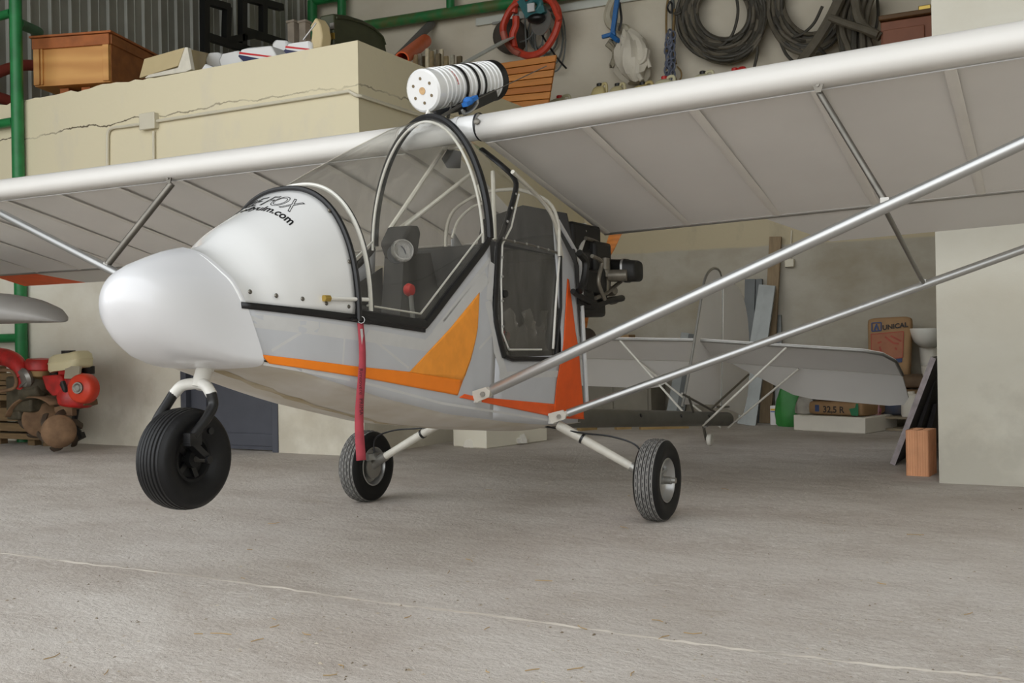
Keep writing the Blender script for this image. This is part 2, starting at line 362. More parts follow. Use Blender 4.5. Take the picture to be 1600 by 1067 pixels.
# alcove wall, ledge, right-hand block
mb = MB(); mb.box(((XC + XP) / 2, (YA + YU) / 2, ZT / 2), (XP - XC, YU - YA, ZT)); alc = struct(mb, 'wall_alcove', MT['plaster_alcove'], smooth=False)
mb = MB(); mb.box(((XP + XR) / 2, (YF + YU) / 2, 2.6), (XR - XP, YU - YF, 5.2)); struct(mb, 'wall_pillar', MT['plaster_pillar'], smooth=False)
mb = MB(); mb.box(((XL + XR) / 2, YU + .1, ZR / 2), (XR - XL, .2, ZR)); wb = struct(mb, 'wall_back', MT['plaster_back'], smooth=False)
mb = MB(); mb.box((XR - .9, 4.0, ZR / 2), (.2, 16, ZR)); struct(mb, 'wall_right_sky_block', MT['plaster_pillar'], smooth=False)  # unseen right wall, moved in and extended forward to block sky light
# corrugated left wall
mb = MB(); prof_c = []; y = 1.2
while y < YU:
    prof_c += [(y, 0), (y + .10, 0), (y + .105, .006), (y + .115, .006), (y + .12, 0), (y + .21, 0), (y + .225, .032), (y + .24, .032), (y + .255, 0)]; y += .255
mb.loft([[Vector((XL - .02 + dx, yy, z)) for yy, dx in prof_c] for z in (0, ZR)], False, False); wl = struct(mb, 'wall_left', MT['corr'], smooth=False, solid=.004)
mb = MB(); mb.box(((XL + XR) / 2, 6.3, ZR + .1), (XR - XL + .4, 11.4, .2)); struct(mb, 'ceiling', MT['roof'], smooth=False)
# green tubular steelwork
def steel(name, segs, m=MT['green']):
    mb = MB()
    for a, b, r in segs: mb.tube(a, b, r, 16)
    o = mb.build(name, m); o['kind'] = 'structure'; return o
pc = Vector((-8.52, YF - .062, 0))
steel('trim_1', [(pc, pc + Vector((0, 0, ZR)), .055)])
o2 = Vector((-9.25, YF - .062, 0))
steel('trim_2', [(P(18, 20, Y=YF - .062), o2 + Vector((0, 0, P(18, 20, Y=YF - .062).z - .02)), .04), (P(22, 190, Y=YF - .062), o2 + Vector((0, 0, P(22, 190, Y=YF - .062).z)), .042), (P(30, 528, Y=YF - .062), o2 + Vector((0, 0, P(30, 528, Y=YF - .062).z)), .042), (o2, o2 + Vector((0, 0, ZR)), .055)])
steel('trim_3', [(P(28, 36, Y=YF), P(88, 62, Y=8.6), .05)])
g = lambda x, y, Y=11.62: P(x, y, Y=Y)
steel('trim_4', [(g(497, 52), g(830, 0), .07), (g(830, 0), g(1330, -82), .07)], MT['greendark'])
steel('trim_5', [(g(488, 60), g(488, 2), .07), (g(488, 2), g(540, -6), .06), (g(534, 60), g(534, -30), .06), (g(704, 20), g(703, -30), .055)])
# conduit with its junction box on the mezzanine face
CT = mat('conduit_cream', (206, 199, 178), .5, 0, .06, 8)
def cf_(x, y): return P(x, y, Y=YF - .02)
mb = MB(); mb.path(catmull([cf_(168, 300), cf_(168, 230), cf_(169, 207), cf_(176, 200), cf_(190, 198), cf_(228, 193)], 4), .014, 8); mb.path([cf_(240, 190), cf_(400, 165), cf_(545, 142.5)] + [Vector((XC + .0, YF - .02, 2.70)), Vector((XC + .02, YF, 2.70)), Vector((XC + .02, YF + 2.6, 2.70))], .014, 8)
mb.path([cf_(240, 205), cf_(241, 300)], .011, 8); cd = mb.build('trim_6', CT); cd['kind'] = 'structure'
mb = MB(); q = cf_(234, 190); mb.box(q, (.17, .06, .13)); mb.box(q + Vector((0, -.03, 0)), (.18, .012, .14)); mb.build('junction_box', CT, cd, bevel=.008)
# socket in the alcove with its wire
mb = MB(); q = P(1234, 411, Y=YA - .03); mb.box(q, (.09, .05, .08)); sk = mb.build('trim_7', CT, bevel=.006); sk['kind'] = 'structure'
mb = MB(); mb.tube(q, P(1237, 360, Y=YA - .012), .007, 6); mb.build('socket_conduit', CT, sk)
# ================================================================== the aircraft
X0 = -2.555                                   # symmetry plane
def A(u, y, z): return Vector((X0 + u, y, z))
def pu(px, py, u): return P(px, py, X=X0 + u)
zl_tab = [(2.6, .800), (2.84, .735), (3.17, .647), (3.61, .558), (4.15, .483), (4.54, .44), (4.93, .425)]
zw_tab = [(2.43, .991), (2.62, .977), (2.97, .949), (3.41, .918), (4.9, .80)]
WLt = [(2.6, .238), (2.75, .268), (3.0, .298), (3.3, .309), (4.5, .30), (4.93, .292)]
WWt = [(2.5, .203), (2.6, .235), (2.8, .288), (3.05, .326), (4.6, .33), (4.93, .315)]
def zl(Y): return interp(zl_tab, Y)
def zw(Y): return interp(zw_tab, Y)
def side_u(Y, z):
    a, b = zl(Y), zw(Y); wl, ww = interp(WLt, Y), interp(WWt, Y)
    if z <= b: return lerp(wl, ww, max(0, (z - a) / (b - a)))
    return ww - .02 * (z - b) / .33
def hull(px, py, off=0.0):
    u = .32
    for _ in range(30):
        p = pu(px, py, u); u = .5 * u + .5 * (side_u(p.y, p.z) + off)
    return pu(px, py, u)
plane = thing('ultralight_aircraft', A(0, 4.6, 0), 'white and orange ultralight aircraft sitting tail-down with its nose wheel off the floor', 'aircraft')
# ---- nose cone
pear = [(0, 1), (.32, .87), (.62, .565), (.75, .40), (.845, .16), (.90, -.10), (.95, -.43), (.985, -.76), (.965, -.90), (.82, -.97), (.40, -.995), (0, -1)]
pear = [(p.x, p.y) for p in catmull([(a, 0, 0) if False else (a, b, 0) for a, b in pear], 5)]
NP = len(pear)
ztn = [(2.205, 1.005), (2.212, 1.03), (2.23, 1.058), (2.26, 1.085), (2.30, 1.108), (2.376, 1.140), (2.44, 1.157), (2.5, 1.168)]
zbn = [(2.205, .985), (2.212, .958), (2.23, .925), (2.26, .882), (2.31, .834), (2.36, .805), (2.43, .786), (2.5, .777)]
wn = [(2.205, .012), (2.212, .040), (2.23, .075), (2.26, .116), (2.30, .150), (2.36, .186), (2.43, .217), (2.5, .250)]
def nose_ring(Y, grow=0.0):
    k = min(1, max(0, (Y - 2.22) / .28)); k = k * k * (3 - 2 * k)
    zt, zb, ww = interp(ztn, Y) + grow, interp(zbn, Y) - grow, interp(wn, Y) + grow
    zc, h = (zt + zb) / 2, (zt - zb) / 2; half = []
    for i, (a, b) in enumerate(pear):
        t = math.pi * i / (NP - 1); half.append((lerp(math.sin(t), a, k) * ww, zc + lerp(math.cos(t), b, k) * h))
    sh = lambda z: Y + .10 * k * (1.172 - z) / .395
    return [A(u, sh(z), z) for u, z in half] + [A(-u, sh(z), z) for u, z in half[-2:0:-1]]
mb = MB()
ys = [2.205, 2.2075, 2.212, 2.22, 2.23, 2.245, 2.26, 2.28, 2.30, 2.33, 2.36, 2.395, 2.43, 2.465, 2.5]
mb.loft([nose_ring(y, .004) for y in ys] + [nose_ring(2.5, .0)], True, True)
nose = mb.build('nose_cone', MT['nose'], plane, sharp=60)
for px, py, yy in ((371, 464, 2.535), (399, 546, 2.585)):
    p = P(px, py, Y=yy); b = MB(); d = Vector((.8, -.6, 0)); b.lathe([(0, .004), (.006, .004), (.009, 0)], p + d * .002, d, 10); b.build('screw', MT['steel'], nose)
# ---- hood
T_tab = [(2.5, 1.168), (2.66, 1.239), (2.85, 1.335), (3.0, 1.415), (3.04, 1.424), (3.21, 1.52), (3.46, 1.644), (3.73, 1.769), (4.0, 1.862)]
def arch(Y, n, zb, zt, ww, off=0.0, m=28):
    r = []
    for i in range(m + 1):
        t = math.pi / 2 * i / m; x = math.cos(t) ** (2 / n); h = math.sin(t) ** (2 / n)
        r.append((x * (ww + off), zb + h * (zt + off - zb)))
    return [A(u, Y, z) for u, z in r] + [A(-u, Y, z) for u, z in r[-2::-1]]
def nose_top(m=28):
    r = [p for p in nose_ring(2.5, -.001)[:NP] if p.z >= zw(2.52) - .004]; L = [0]
    for a, b in zip(r, r[1:]): L.append(L[-1] + (b - a).length)
    o = []
    for i in range(m + 1):
        s = L[-1] * (1 - math.sin(math.pi / 2 * i / m) ** 1.0) if False else L[-1] * (1 - i / m)
        j = max(k for k in range(len(L)) if L[k] <= s + 1e-9); j = min(j, len(L) - 2); f = (s - L[j]) / (L[j + 1] - L[j]); q = r[j].lerp(r[j + 1], f); o.append((q.x - X0, q.z))
    return o
NT = nose_top()
def hood_ring(Y, off=0.0):
    full = hood_ring0(Y, off); w = min(1, max(0, (Y - 2.49) / .22)); w = w * w * (3 - 2 * w)
    if w >= 1: return full
    m = 28; L = [0]; half = full[:m + 1]
    for a, b in zip(half, half[1:]): L.append(L[-1] + (b - a).length)
    ev = []
    for i in range(m + 1):
        s = L[-1] * i / m; j = min(max(k for k in range(len(L)) if L[k] <= s + 1e-9), m - 1); ev.append(half[j].lerp(half[j + 1], (s - L[j]) / max(1e-9, L[j + 1] - L[j])))
    out = []
    for (u, z), p in zip(NT, ev):
        uu, zz = lerp(u, p.x - X0, w), lerp(z, p.z, w); out.append(A(uu, Y + .10 * (1.172 - zz) / .395 * (1 - w), zz))
    return out + [Vector((2 * X0 - p.x, p.y, p.z)) for p in out[-2::-1]]
def hood_ring0(Y, off=0.0):
    t = (Y - 2.5) / .5; return arch(Y, lerp(1.6, 2.35, min(1, t)), zw(Y), interp(T_tab, Y), side_u(Y, zw(Y)), off)
mb = MB(); mb.loft([hood_ring(2.485 + .515 * i / 18) for i in range(19)], False, False)
hood = mb.build('hood', MT['white_gloss'], plane, solid=.004)
mb = MB()
for k in range(2): pass
mb.path([p for p in arch(2.998, 2.35, zw(3.0) - .02, 1.42, .331)], .011, 8)
mb.build('hood_edge_trim', MT['black_trim'], plane)
# lettering that runs across the crest of the hood
def hood_point(s, Y, off):
    ring = hood_ring(Y, off); mid = len(ring) // 2; L = 0; i = mid; step = -1 if s > 0 else 1   # +s towards the near (u>0) side
    s = abs(s)
    while 0 < i < len(ring) - 1:
        d = (ring[i + step] - ring[i]).length
        if L + d >= s: return ring[i].lerp(ring[i + step], (s - L) / d)
        L += d; i += step
    return ring[i]
def hood_text(txt, size, sc_, Yb, mat_, wid, name, slope=0.0, **k):
    vs, fs = text_mesh(txt, size, **k); x1 = max(v.x for v in vs); x0 = min(v.x for v in vs); f = wid / (x1 - x0)
    b = MB(); b.add([hood_point((v.x - (x0 + x1) / 2) * f + sc_, Yb + v.y * 1.0, .0035 + v.z * .5) for v in vs], fs)
    return b.build(name, mat_, hood, smooth=False, fix=False)
hood_text('FIRE FOX', .10, .0, 2.868, MT['text'], .31, 'lettering', outline=.0016, shear=.25)
hood_text('www.euroflyulm.com', .05, -.03, 2.822, MT['text'], .44, 'lettering', bold=.0012)
for px, py in ((390, 456), (431, 462), (472, 467), (509, 474), (544, 479), (545, 409), (514, 329)):
    p = P(px, py, Y=2.6) if px < 420 else None
    u = .3
    if py > 440: p = hull(px, py)
    else:
        p = P(px, py, Y=2.985)
    b = MB(); d = Vector((.95, -.3, .1 if py > 440 else .3)).normalized(); b.lathe([(0, .004), (.005, .004), (.008, 0)], p + d * .003, d, 10); b.build('screw', MT['steel'], hood)
# ---- fabric sides
def column(Y, ztop, n=8, off=0.0, zb=None, s=1):
    zb = zl(Y) if zb is None else zb
    return [A(s * (side_u(Y, lerp(zb, ztop, i / n)) + off), Y, lerp(zb, ztop, i / n)) for i in range(n + 1)]
diag0, diag1 = (3.415, .918), (3.965, 1.285)
def top_front(Y): return zw(Y) if Y <= diag0[0] else lerp(diag0[1], diag1[1], (Y - diag0[0]) / (diag1[0] - diag0[0]))
def patchfn(s, cols): return MB().loft(cols, False, False)
side_parts = []
for s in (1, -1):
    mb = MB()
    cols = []
    for i in range(37):
        f = i / 36; Y0 = lerp(2.55, 3.985, f); c_ = []
        for j in range(9):
            z = lerp(zl(Y0), top_front(Y0), j / 8); Y = Y0 + (2.485 + .10 * (1.172 - z) / .395 - 2.55) * max(0, 1 - 6 * f); c_.append(A(s * side_u(Y, z), Y, z))
        cols.append(c_)
    mb.loft(cols, False, False)
    mb.loft([column(3.985 + (4.66 - 3.985) * i / 8, .775, s=s) for i in range(9)], False, False)
    # behind the door
    def tr(Y): return lerp(1.44, 1.24, (Y - 4.64) / .24) if Y > 4.64 else 1.44
    mb.loft([column(4.645 + .245 * i / 8, tr(4.645 + .245 * i / 8), 12, s=s) for i in range(9)], False, False)
    side_parts.append(mb.build('side_skin', MT['hull'], plane, solid=.003))
near = side_parts[0]
def yz_patch(poly, name, m, nY=24, nz=6, off=.004, parent=None):
    """patch of cloth on the near flank; poly in (Y, z)"""
    Ys = sorted(p[0] for p in poly); a, b = Ys[0], Ys[-1]; cols = []
    samples = sorted(set([lerp(a, b, i / nY) for i in range(nY + 1)] + [y for y in Ys]))
    for Y in samples:
        Yq = min(max(Y, a + 1e-5), b - 1e-5); zs = []
        for (y0, z0), (y1, z1) in zip(poly, poly[1:] + poly[:1]):
            if (y0 - Yq) * (y1 - Yq) < 0: zs.append(lerp(z0, z1, (Yq - y0) / (y1 - y0)))
        if len(zs) >= 2:
            lo, hi = min(zs), max(zs); cols.append([A(side_u(Y, lerp(lo, hi, i / nz)) + off, Y, lerp(lo, hi, i / nz)) for i in range(nz + 1)])
    b_ = MB(); b_.loft(cols, False, False); return b_.build(name, m, parent or plane, solid=.002)
def pp(*pts): return [(q.y, q.z) for q in (hull(*p) for p in pts)]
yz_patch(pp((405, 553.6), (560, 573), (640, 581), (722, 594), (716, 618), (640, 604), (560, 589), (409, 566.5)), 'stripe_panel', MT['orange'], 30)
yz_patch(pp((638, 582), (748, 457), (745, 515), (735, 560), (723, 594)), 'flash_panel', MT['orange_soft'], 30, 12)
yz_patch(pp((718, 614), (744, 620), (873, 632), (905, 640), (912, 655), (872, 653), (716, 621)), 'stripe_panel', MT['orange_red'], 30, off=.0045)
yz_patch(pp((886, 424), (898, 520), (911, 645), (911, 655), (863, 653), (867, 605), (880, 520)), 'flash_panel', MT['orange_red'], 20, 14, off=.005)
# sewn tapes
def tape(pts, wd, name='seam_tape', m='hull_white', off=.0018):
    q = [hull(*p) for p in catmull([(a, b, 0) for a, b in pts], 6)] if False else [hull(*p) for p in pts]
    cols = []
    for i in range(len(q) - 1):
        n = 8
        for k in range(n + (1 if i == len(q) - 2 else 0)):
            c = q[i].lerp(q[i + 1], k / n); d = (q[i + 1] - q[i]); nrm = Vector((0, -d.z, d.y)).normalized()
            e = c + nrm * wd / 2; f = c - nrm * wd / 2
            cols.append([A(side_u(e.y, e.z) + off, e.y, e.z), A(side_u(c.y, c.z) + off, c.y, c.z), A(side_u(f.y, f.z) + off, f.y, f.z)])
    b_ = MB(); b_.loft(cols, False, False); b_.build(name, MT[m], near)
tape([(392, 500), (560, 522), (672, 541)], .045)
tape([(668, 540), (760, 432)], .06); tape([(676, 520), (765, 405)], .02)
tape([(411, 568), (560, 596), (690, 630), (855, 656)], .010)
tape([(762, 470), (775, 545), (790, 590)], .05); tape([(780, 586), (872, 584)], .03)
tape([(424, 548), (470, 520)], .010); tape([(535, 570), (538, 524)], .008); tape([(638, 575), (580, 528)], .010); tape([(748, 545), (770, 520), (783, 590)], .012)
tape([(764, 470), (768, 410)], .05)
# black strip under the hood and round the windscreen
mb = MB(); cols = []
for i in range(25):
    Y = lerp(2.53, 3.42, i / 24); h = lerp(.016, .03, i / 24); z = zw(Y)
    cols.append([A(side_u(Y, z - h) + .004, Y, z - h), A(side_u(Y, z) + .006, Y, z + .004)])
mb.loft(cols, False, False); mb.build('waist_strip', MT['black_trim'], plane, solid=.006)
# ---- belly and rear bulkhead
mb = MB(); rings = []
for i in range(31):
    Y = lerp(2.575, 4.93, i / 30); wl = interp(WLt, Y); a = zl(Y); drop = interp([(2.5, .012), (2.9, .03), (3.6, .045), (4.5, .035), (4.93, .02)], Y); r = []
    for k in range(17):
        t = -1 + 2 * k / 16; r.append(A(t * wl, Y, a - drop * (1 - abs(t) ** 3)))
    rings.append(r)
mb.loft(rings, False, False); belly = mb.build('belly_skin', MT['belly'], plane, solid=.003)
mb = MB(); cols = []
for i in range(28):
    Y = lerp(2.62, 4.0, i / 27); a = zl(Y) - interp([(2.5, .012), (2.9, .03), (3.6, .045), (4.5, .035)], Y); hw = .026 + .010 * math.sin(i * 1.7) + .006 * math.sin(i * 4.1)
    cols.append([A(-hw, Y, a - .0022), A(hw, Y, a - .0022)])
mb.loft(cols, False, False); mb.build('oil_streak', MT['stain'], belly, smooth=False)
mb = MB()
out = [(u, z) for u, z in ((.29, .43), (.315, .80), (.312, 1.22), (.25, 1.50), (0, 1.56), (-.25, 1.50), (-.312, 1.22), (-.315, .80), (-.29, .43), (0, .40))]
mb.prism([A(u, 4.885, z) for u, z in out], (0, .012, 0)); mb.build('firewall', MT['interior'], plane)
mb = MB(); mb.path([hull(905, 402), hull(911, 520), hull(917, 640)], .013, 8); mb.path([hull(872, 345), hull(905, 402)], .010, 8)
mb.build('frame_post', MT['hull_white'], plane)
# ---- windscreen
def zbase(Y): return zw(Y) if Y <= diag0[0] else top_front(Y)
def screen_ring(Y, off=0.0):
    t = (Y - 3.0) / 1.0; zb = zbase(Y); return arch(Y, lerp(2.35, 1.9, t), zb, interp(T_tab, Y), side_u(Y, zb), off)
mb = MB(); mb.loft([screen_ring(3.0 + .99 * i / 26) for i in range(27)], False, False)
screen = mb.build('windscreen', MT['glass'], plane)
# black frame: diagonal, waist, main arch (near and far)
for s in (1, -1):
    def sp(Y, z, o=.004): return A(s * (side_u(Y, z) + o), Y, z)
    mb = MB(); pts = [sp(2.99, .955), sp(3.2, .936), sp(3.40, .921), sp(3.44, .928), sp(3.60, 1.033), sp(3.80, 1.165), sp(3.93, 1.252), sp(3.975, 1.29)]
    mb.path(catmull(pts, 4), .018, 8, flat=(.55, 1.0)); mb.build('screen_sill', MT['black_trim'], plane)
    mb = MB(); q = [sp(3.07, .985, -.010), sp(3.415, .960, -.010), sp(3.945, 1.315, -.012)]
    mb.path(q, .0042, 6); mb.build('screen_bead', MT['white_tube'], plane)
mb = MB(); mb.path(screen_ring(3.985, .004), .020, 8, flat=(1.1, .8)); mb.build('main_arch', MT['black_trim'], plane)
mb = MB(); mb.path(screen_ring(3.95, -.012), .0062, 8); mb.build('arch_tube', MT['white_tube'], plane)
# front white bow behind the hood with its stay
mb = MB(); bow = arch(3.085, 2.3, .955, 1.445, .318); mb.path(bow, .0082, 8); mb.build('front_bow', MT['white_tube'], plane)
mb = MB(); mb.path([p + Vector((0, .012, 0)) for p in bow], .006, 6); mb.build('bow_seal', MT['black_trim'], plane)
mb = MB(); p0 = hull(508, 466, .012); p1 = hull(575, 468, .012); mb.tube(p0, p1, .007, 8); bow_stay = mb.build('screen_stay', MT['white_tube'], plane)
b = MB(); b.tube(p0 - (p1 - p0).normalized() * .006, p0 + (p1 - p0).normalized() * .02, .012, 6); b.build('brass_fitting', MT['brass'], bow_stay)['label'] = 'brass hexagonal fitting'
# round vent scoop in the screen
vb = P(628, 392, X=X0 + .31)
mb = MB(); ax = Vector((.75, -.62, .2)).normalized(); mb.lathe([(.042, 0), (.045, .004), (.040, .022), (.036, .022)], vb, ax, 24)
mb.lathe([(0, .006), (.041, .004)], vb, ax, 24); vent = mb.build('air_vent', MT['vent'], plane)
b = MB(); b.lathe([(0, .0), (.036, .0), (.036, -.01), (0, -.01)], vb + ax * .002 + Vector((-.016, -.014, -.012)), Vector((.55, -.8, .05)), 20); b.build('vent_opening', MT['black'], vent)
# ---- aft cabin glazing
def aft(Y, pts): 
    f = catmull([A(u, Y, z) for u, z in pts], 4); m = [Vector((2 * X0 - p.x, p.y, p.z)) for p in f]
    return f + m[-2::-1]
ring_a = aft(3.99, [(.312, 1.285), (.292, 1.45), (.235, 1.63), (.13, 1.80), (0, 1.86)])
ring_b = aft(4.2, [(.322, 1.275), (.32, 1.48), (.30, 1.60), (.145, 1.74), (0, 1.775)])
ring_c = aft(4.64, [(.325, 1.26), (.322, 1.42), (.27, 1.53), (.12, 1.60), (0, 1.61)])
ring_d = aft(4.88, [(.315, 1.22), (.30, 1.27), (.24, 1.36), (.12, 1.50), (0, 1.52)])
mb = MB(); mb.loft([ring_a, ring_b, ring_c], False, False); mb.build('cabin_glazing', MT['glass'], plane)
mb = MB(); mb.path([ring_c[i] for i in range(len(ring_c))], .009, 8); mb.build('rear_hoop', MT['cream_tube'], plane)
mb = MB(); mb.path(catmull([A(.325, 4.17, 1.61), P(845, 312, X=X0 + .31), P(866, 345, X=X0 + .32), hull(878, 402)], 5), .010, 8); mb.build('window_bead', MT['cream_tube'], plane)
# ---- rear door (near side): black rim, smoked panel, white bead, rail
def dh(px, py, o=.006): return hull(px, py, o)
up = [P(805, 300, X=X0 + .318), P(803, 278, X=X0 + .312), P(782, 257, X=X0 + .27), P(752, 233, X=X0 + .17)]
door_edge = [dh(878, 400), dh(876, 500), dh(868, 560), dh(800, 562), dh(787, 556), dh(772, 492), dh(777, 384)]
mb = MB(); mb.prism([p + Vector((-.012, 0, 0)) for p in door_edge], (.006, 0, 0)); door = mb.build('door_panel', MT['glass_dark'], plane, smooth=False)
mb = MB(); mb.prism([hull(x, y, -.035) for x, y in ((802, 395), (872, 398), (868, 552), (800, 552))], (.004, 0, 0))
mb = MB(); mb.path([dh(862, 561), dh(800, 561), dh(788, 556)], .011, 8); mb.path(catmull([dh(788, 556), dh(780, 524), dh(774.5, 492), dh(776, 440), dh(779, 384), dh(786, 364)] + up, 4), .019, 8, flat=(.5, 1))
mb.path([dh(876, 400), dh(876, 480), dh(868, 560)], .008, 8); mb.build('door_rim', MT['black_trim'], door)
mb = MB(); mb.path([dh(846, 546), dh(795, 546), dh(785, 520), dh(783, 440), dh(785, 382), dh(799, 355), P(811, 303, X=X0 + .318)], .0045, 6); mb.path([dh(864, 545), dh(868, 480), dh(874, 402)], .006, 6)
mb.build('door_bead', MT['white_tube'], door)
mb = MB(); mb.path([dh(783, 374), dh(830, 383), dh(874, 396)], .006, 6); mb.build('door_rail', MT['steel'], door)
for px, py in ((786, 372), (804, 377), (823, 381), (841, 386), (857, 390), (806, 303), (800, 325), (793, 346), (785, 402), (785, 432), (785, 470), (786, 510), (795, 545)):
    p = dh(px, py, .012) if py > 365 else P(px, py, X=X0 + .325); b = MB(); b.lathe([(0, .004), (.0055, .003), (.0065, 0)], p, (1, -.3, 0), 8); b.build('stud', MT['alu'], door)
b = MB(); b.lathe([(0, .012), (.016, .01), (.018, 0)], dh(788, 459, .004), (1, -.2, 0), 14); b.build('door_knob', MT['black'], door)
# crumpled clear sheet inside the lower door
rng = random.Random(3); mb = MB(); g = []
for i in range(15):
    col = []
    for j in range(11):
        Y = lerp(4.10, 4.55, i / 14); z = lerp(.80, .80 + .20 * (0.55 + .45 * math.sin(i * .55 + .4) ** 2), j / 10); col.append(A(.300 + .016 * math.sin(i * 2.1 + j * .25) + .010 * rng.uniform(-1, 1), Y, z))
    g.append(col)
mb.loft(g, False, False); mb.build('crumpled_film', glass_mat('clear_film', (.9, .9, .9), .30, .12, 1.7), plane)
# ---- cabin interior
mb = MB(); mb.prism([A(-.29, 4.03, .60), A(.20, 4.03, .60), A(.20, 4.08, 1.285), A(-.29, 4.08, 1.285)], (0, .05, 0)); mb.build('front_backrest', MT['interior'], plane, bevel=.01)
mb = MB(); mb.prism([A(-.24, 3.45, .68), A(.20, 3.45, .68), A(.20, 4.03, .64), A(-.24, 4.03, .64)], (0, 0, .07)); mb.build('front_seat', MT['interior'], plane, bevel=.01)
mb = MB(); mb.prism([A(-.27, 4.70, .55), A(.27, 4.70, .55), A(.27, 4.80, 1.26), A(-.27, 4.80, 1.26)], (0, .05, 0)); mb.build('rear_backrest', MT['interior'], plane, bevel=.01)
mb = MB(); mb.prism([A(-.27, 4.14, .62), A(.27, 4.14, .62), A(.27, 4.70, .56), A(-.27, 4.70, .56)], (0, 0, .07)); mb.build('rear_seat', MT['interior'], plane, bevel=.01)
mb = MB(); mb.prism([A(-.285, 3.10, .74), A(-.285, 4.0, .58), A(-.295, 4.02, 1.20), A(-.295, 3.60, 1.02), A(-.295, 3.10, .96)], (.006, 0, 0)); mb.build('side_lining', MT['interior'], plane, smooth=False)
mb = MB(); mb.prism([A(.285, 4.02, .52), A(.285, 4.66, .50), A(.285, 4.66, .76), A(.285, 4.02, .76)], (.004, 0, 0)); mb.prism([A(-.29, 4.1, .52), A(-.29, 4.8, .48), A(-.29, 4.8, 1.2), A(-.29, 4.1, 1.2)], (.005, 0, 0)); mb.build('side_lining', MT['interior'], plane, smooth=False)
mb = MB(); mb.prism([A(-.26, 3.05, .735), A(.26, 3.05, .735), A(.27, 4.85, .50), A(-.27, 4.85, .50)], (0, 0, .01)); mb.build('cabin_floor', MT['interior'], plane)
pod = MB(); c0 = P(611, 372, X=X0 - .08); pod.prism([c0 + Vector((0, y, z)) for y, z in ((-.05, -.10), (.03, -.08), (.06, .02), (.04, .05), (-.03, .045), (-.09, -.03))], (.12, 0, 0)); pod.build('instrument_pod', MT['interior'], plane, bevel=.012)
b = MB(); b.prism([c0 + Vector((.0, y, z)) for y, z in ((-.05, -.08), (.16, -.06), (.30, -.45), (-.10, -.45))], (.10, 0, 0)); b.build('pod_pedestal', MT['interior'], plane)
for (px, py, u) in ((641, 449, .16), (791, 522, .16)):
    p = P(px, py, X=X0 + u); mb = MB(); mb.tube(p, p + Vector((0, .03, -.26)), .010, 8); st = mb.build('control_stick', MT['alu_dull'], plane)
    b = MB(); b.lathe([(0, .035), (.022, .03), (.028, .012), (.022, .0), (0, -.002)], p - Vector((.02, 0, .01)), (1, 0, 0), 16); b.build('stick_knob', MT['red'], st)['label'] = 'round red plastic knob'
# cabane tubes seen through the glass
def tubes(name, segs, r, m, parent=plane):
    mb = MB()
    for a, b in segs: mb.tube(a, b, r, 8)
    return mb.build(name, m, parent)
F = A(-.27, 3.62, 1.06)
tubes('cabin_tube', [(P(609, 358, X=X0 - .20), P(697, 228, X=X0 - .10))], .011, MT['cream_tube'])
tubes('cabin_tube', [(P(622, 358, X=X0 - .20), P(732, 276, X=X0 - .22))], .009, MT['cream_tube'])
tubes('cabin_tube', [(P(630, 356, X=X0 - .20), P(735, 272, X=X0 + .02))], .010, MT['cream_tube'])
tubes('cabin_tube', [(P(695, 232, X=X0 - .10), P(722, 228, X=X0 + .10))], .012, MT['cream_tube'])
tubes('cabin_tube', [(P(770, 268, X=X0 + .22), P(773, 375, X=X0 + .29))], .010, MT['cream_tube'])
tubes('cabin_tube', [(P(748, 290, X=X0 + .10), P(774, 372, X=X0 + .28))], .009, MT['cream_tube'])
mb = MB(); mb.path(catmull([P(706, 372, X=X0 - .1), P(716, 345, X=X0 - .1), P(736, 325, X=X0 - .05), P(752, 318, X=X0 + .05)], 5), .007, 6); mb.build('cabin_tube', MT['cream_tube'], plane)
mb = MB(); mb.prism([P(698, 262, X=X0 - .05), P(690, 248, X=X0 - .05), P(700, 232, X=X0 - .05), P(718, 236, X=X0 - .02), P(716, 262, X=X0 - .02)], (.0, .02, 0)); mb.build('headset_pad', MT['interior'], plane)
